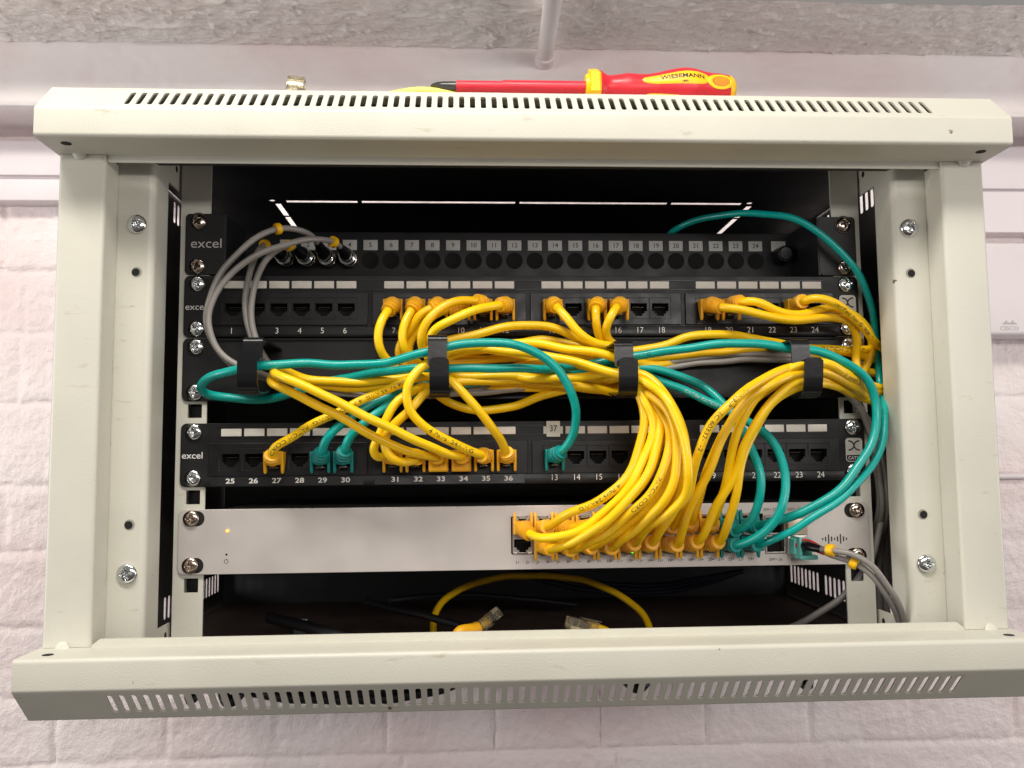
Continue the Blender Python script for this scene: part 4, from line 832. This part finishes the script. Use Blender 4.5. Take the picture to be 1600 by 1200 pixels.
# ------------------------------------------------------------------ loose things on the cabinet floor
def loose_plug(name, label, pos, yaw, pitch, group=None, roll=0, on=None):
    t = thing(name, label, 'plug', pos, group); R_ = (Matrix.Rotation(yaw, 4, 'Z') @ Matrix.Rotation(pitch, 4, 'X') @ Matrix.Rotation(roll, 4, 'Y'))
    def tr(mb): q = MB(); q.v = [tuple(Vector(pos) + R_ @ Vector(v)) for v in mb.v]; q.f = mb.f; q.m = mb.m; return q
    b = MB(); b.box(-5.8, 5.8, 0, 8, -4, 4, .5); b.box(-5.8, 5.8, 8, 13, -4, 2.6, .4); b.box(-5.8, 5.8, 13, 21, -4, 4, .5); b.box(-2.6, 2.6, -3, 12, 4.4, 5.2, .3); tr(b).build('shell', CLEAR, t)
    c = MB()
    for i in range(8): c.box(-3.9 + i * 1.05, -3.4 + i * 1.05, 14, 20.4, -4.4, -1.5)
    tr(c).build('contacts', CONTACT, t, smooth=0); return t, R_
pz = UZ(752, 982, -86); 
pc = U(748, 980, 30)
t, R_ = loose_plug('loose_cord', 'loose yellow cord end with clear plug resting behind the bottom lip', tuple(pc), -0.75, 0.35, roll=2.6)
P = [Vector(pc) + R_ @ Vector((0, 8, 0)), Vector(pc) + R_ @ Vector((0, -4, 0)), Vector(pc) + R_ @ Vector((0, -18, -6)), Vector(U(715, 1015, 20))]
t['category'] = 'cord'
Q, u = catmull([tuple(p) for p in P]); mb = MB(); tube(mb, Q, 2.8, 14); mb.build('cable', YEL, t)
mb = MB(); tube(mb, Q[u > 8][:14], np.linspace(5.2, 3.8, 14), 14); mb.build('boot', YELB, t)
Q, u = catmull([tuple(U(a, b, -d)) for a, b, d in [(680, 1010, -90), (678, 965, -105), (700, 932, -120), (755, 908, -135), (830, 899, -145), (900, 905, -140), (960, 925, -120), (1005, 960, -100), (1022, 1005, -80)]])
mb = MB(); tube(mb, Q, 2.8, 14); o = mb.build('loose_cable', YEL, None, loc=Q[0]); tag(o, 'yellow cable arching loose in the dark space below the switch', 'cable')
pc = U(930, 981, 4); t, R_ = loose_plug('loose_plug', 'pale clear plug with amber tail just showing over the bottom lip', tuple(pc), 1.9, 0.25)
mb = MB(); Q, u = catmull([tuple(Vector(pc) + R_ @ Vector(v)) for v in ((0, 5, 0), (0, -6, 0), (0, -20, -4), (0, -34, -12))]); tube(mb, Q, 2.8, 12); mb.build('cable', YEL, t)
for pts, r, lab in [([(570, 940, 90), (600, 948, 80), (660, 962, 60), (720, 978, 50), (760, 1000, 40)], 2.9, 'black cable lying across the cabinet floor toward the loose plug'),
                    ([(420, 965, 60), (450, 972, 50), (500, 985, 34), (560, 1004, 20)], 4.2, 'thick black cable end on the left of the cabinet floor'),
                    ([(610, 938, 120), (700, 930, 150), (800, 934, 180), (900, 945, 200)], 2.6, 'thin black cable far back on the cabinet floor')]:
    Q, u = catmull([tuple(U(a, b, d)) for a, b, d in pts]); mb = MB(); tube(mb, Q, r, 14); o = mb.build('black_cable', BLKC, None, loc=Q[0]); tag(o, lab, 'cable')
for k in range(3):
    Q, u = catmull([tuple(U(a, b, d)) for a, b, d in [(820, 885 + k * 7, 200), (900, 905 + k * 7, 215), (1000, 915 + k * 6, 230), (1090, 905 + k * 5, 235), (1160, 892, 240)]])
    mb = MB(); tube(mb, Q, 2.4, 10); o = mb.build('dark_blue_cable', mat('navy_jacket', (0.012, 0.018, 0.035), .4), None, loc=Q[0]); tag(o, 'dark blue cable sagging far back under the switch', 'cable', 'dark cables sagging behind the switch')
pc = UZ(470, 962, -91); mb = MB(); x, y, z = pc
y = min(y, 150); x = U(470, 960, y)[0]; z = -91
for k in range(3): mb.box(x - 5, x + 5, y - 6 + k * 5, y - 2 + k * 5, z, z + 8 + k * 2, .5)
zc = U(470, 960, y)[2]; o = mb.build('cage_nut', mat('dull_zinc', (0.12, 0.12, 0.12), .4, metal=.5), None, loc=(x, y, z)); tag(o, 'small dark metal cage nut lying on the cabinet floor at left', 'cage nut')

# black cables slung under the cabinet, seen through the lower slots
for k, (x0, x1, z, lab) in enumerate([(-236, -228, -101, 0), (-215, -198, -103, 0), (-182, -60, -106, 1), (-165, -70, -101.5, 1), (63, 84, -101, 0), (190, 198, -102, 0)]):
    if x1 - x0 > 50:
        Q, u = catmull([(x0 - 60, 40, -96), (x0, 10, z + 1), ((x0 + x1) / 2, 2, z - 2), (x1, 12, z + 2), (x1 + 30, 60, -97)])
    else:
        Q, u = catmull([(x0, 60, -96), (x0 + 1, 15, z + 2), ((x0 + x1) / 2, 2, z - 5), (x1, 12, z + 2), (x1, 60, -96)])
    mb = MB(); tube(mb, Q, 4.0, 12); o = mb.build('black_cable', BLKC, None, loc=Q[0])
    tag(o, ['short black cable loop behind the leftmost slots of the bottom cover', 'black cable loop seen through the bottom cover slots, second from the left end', 'lower long black cable hanging behind the left half of the bottom slots', 'upper long black cable hanging behind the left half of the bottom slots', 'black cable loop behind the bottom slots right of the middle', 'black cable loop behind the slots near the right end of the bottom cover'][k], 'cable')

# ------------------------------------------------------------------ screwdriver on top
YS = -50.0; c = U(930, 138.4, YS); zc = c[2] + 0.4
K = 2.405
def SXp(px): return U(px, 138.4, YS)[0]
sd = thing('screwdriver', 'red and yellow insulated cross head screwdriver lying on top of the cabinet', 'screwdriver', (SXp(930), YS, TOP))
prof = [(935, 11.6), (938, 11.9), (943, 9.8), (949, 8.5), (956, 8.4), (966, 9.0), (981, 10.0), (1000, 9.4), (1011, 9.5), (1025, 10.4), (1040, 12.0), (1055, 13.4), (1069, 14.1), (1083, 13.6), (1096, 12.0), (1109, 10.8), (1122, 10.4), (1132, 10.0), (1141, 8.6), (1147, 6.2), (1150, 3.0), (1150.6, 0.5)]
pp = np.array(prof); xs_ = np.linspace(935, 1150.6, 110); rr_ = np.interp(xs_, pp[:, 0], pp[:, 1]); 
for _ in range(2): rr_[1:-1] = .25 * rr_[:-2] + .5 * rr_[1:-1] + .25 * rr_[2:]
NA = 48
def hpt(px, a, r, off=0):
    return (SXp(px), YS - (r * .93 + off) * math.cos(a), zc + (r + off) * math.sin(a))
mb = MB(); mb.loft([[hpt(x, 2 * math.pi * k / NA, r) for k in range(NA)] for x, r in zip(xs_, rr_)]); mb.build('grip', REDP, sd, smooth=60)
mb = MB(); sel = [(x, r) for x, r in zip(xs_, rr_) if x > 1136 or False]
mb.loft([[hpt(x, 2 * math.pi * k / NA, r, .35) for k in range(NA)] for x, r in sel]); mb.build('end_cap', YGRIP, sd, smooth=60)
def patch(x0, x1, a0, a1, name, off=.35, par=None):
    mb = MB(); nx, na = 40, 14; vs = []
    for i in range(nx + 1):
        x = x0 + (x1 - x0) * i / nx; r = np.interp(x, xs_, rr_); e = math.sqrt(max(0, 1 - abs(2 * i / nx - 1) ** 6)) * (0.72 + .28 * i / nx)
        for j in range(na + 1): 
            am = (a0 + a1) / 2; a = am + (a1 - a0) / 2 * e * (2 * j / na - 1); edge = min(1, 3 * (1 - abs(2 * j / na - 1))) * min(1, e * 2)
            vs.append(hpt(x, a, r, off * edge - .05))
    mb.add(vs, [(i * (na + 1) + j, i * (na + 1) + j + 1, (i + 1) * (na + 1) + j + 1, (i + 1) * (na + 1) + j) for i in range(nx) for j in range(na)]); return mb.build(name, YGRIP, par or sd, smooth=60)
inl = patch(1000, 1103, -0.18, 0.70, 'grip_inlay'); patch(1004, 1064, -1.3, -.62, 'grip_inlay')
def curved_text(s, cx, ca, size, par):
    v, f = text_mesh(s, size, 0.02, 1.1); mb = MB(); out = []
    for a, b in v:
        px = cx + a * K; r = np.interp(px, xs_, rr_); out.append(hpt(px, ca + b / r, r, .5))
    mb.add(out, f); mb.build('grip_lettering', INKK, par, smooth=0, fix=False)
curved_text('WIESEMANN', 1061, 0.29, 4.4, inl); curved_text('1893', 1063, 0.0, 1.9, inl)
mb = MB(); hx = 1121; ex, ez = 20 / K, 9.5 / K
ringp = lambda sc, off: [hpt(hx + sc * 21 * math.cos(a), 0.16 + sc * 0.52 * math.sin(a), np.interp(min(hx + sc * 21 * math.cos(a), 1147), xs_, rr_), off) for a in np.linspace(0, 2 * math.pi, 33)[:-1]]
mb.loft([ringp(1.05, -.1), ringp(.98, .5), ringp(.72, .55), ringp(.62, -.3)], cap=False); mb.loft([ringp(.64, -.2), ringp(.4, -1.5), ringp(.05, -2.0)], cap=False)
hh = mb.build('hanging_hole', [YGRIP], sd, smooth=50)
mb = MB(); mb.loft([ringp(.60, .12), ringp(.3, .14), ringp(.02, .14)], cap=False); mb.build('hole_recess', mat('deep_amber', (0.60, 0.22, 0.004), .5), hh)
mb = MB(); mb.loft([[(x, YS - r * math.cos(math.pi / 6 + k * math.pi / 3), zc + r * math.sin(math.pi / 6 + k * math.pi / 3)) for k in range(6)] for x, r in ((SXp(919), 12.2), (SXp(920.5), 13.2), (SXp(933), 13.4), (SXp(936), 12.4))])
mb.cyl((SXp(914), YS, zc), (SXp(920), YS, zc), 8.6, 9.6, n=24); mb.build('collar', YGRIP, sd, smooth=25)
mb = MB(); mb.cyl((SXp(713), YS, zc), (SXp(787), YS, zc), 3.8, n=24); mb.cyl((SXp(786), YS, zc), (SXp(918), YS, zc), 4.4, n=24); mb.build('insulated_shaft', REDP, sd, smooth=30)
mb = MB(); rings = []
for px, r, q in ((713, 3.1, 0), (692, 3.1, .05), (684, 2.9, .5), (677, 2.0, .75), (673.5, 1.0, .75), (673, .4, 0)):
    rings.append([(SXp(px), YS - r * (1 - q * .6 * abs(math.sin(2 * a))) * math.cos(a), zc + r * (1 - q * .6 * abs(math.sin(2 * a))) * math.sin(a)) for a in np.linspace(0, 2 * math.pi, 33)[:-1]])
mb.loft(rings); mb.build('cross_tip', STEEL, sd, smooth=30)
# clear plug and a yellow marker lying on top
c = U(456, 164, -48); t, R_ = loose_plug('loose_plug', 'small clear network plug lying on top of the cabinet at left', tuple(c), -0.35, 1.25, roll=.35)
Q, u = catmull([tuple(U(a_, b_, d_)) for a_, b_, d_ in [(560, 165, -20), (600, 150, -40), (640, 143.5, -48), (675, 142.5, -50), (720, 150, -46), (760, 165, -30)]])
mb = MB(); tube(mb, Q, 2.4, 12); o = mb.build('loose_cable', mat('pale_yellow', (0.85, 0.75, 0.15), .4), None, loc=Q[0]); tag(o, 'pale yellow cord just showing over the top edge behind the screwdriver tip', 'cable')

for o in bpy.data.objects:
    if '_w' in o: del o['_w']
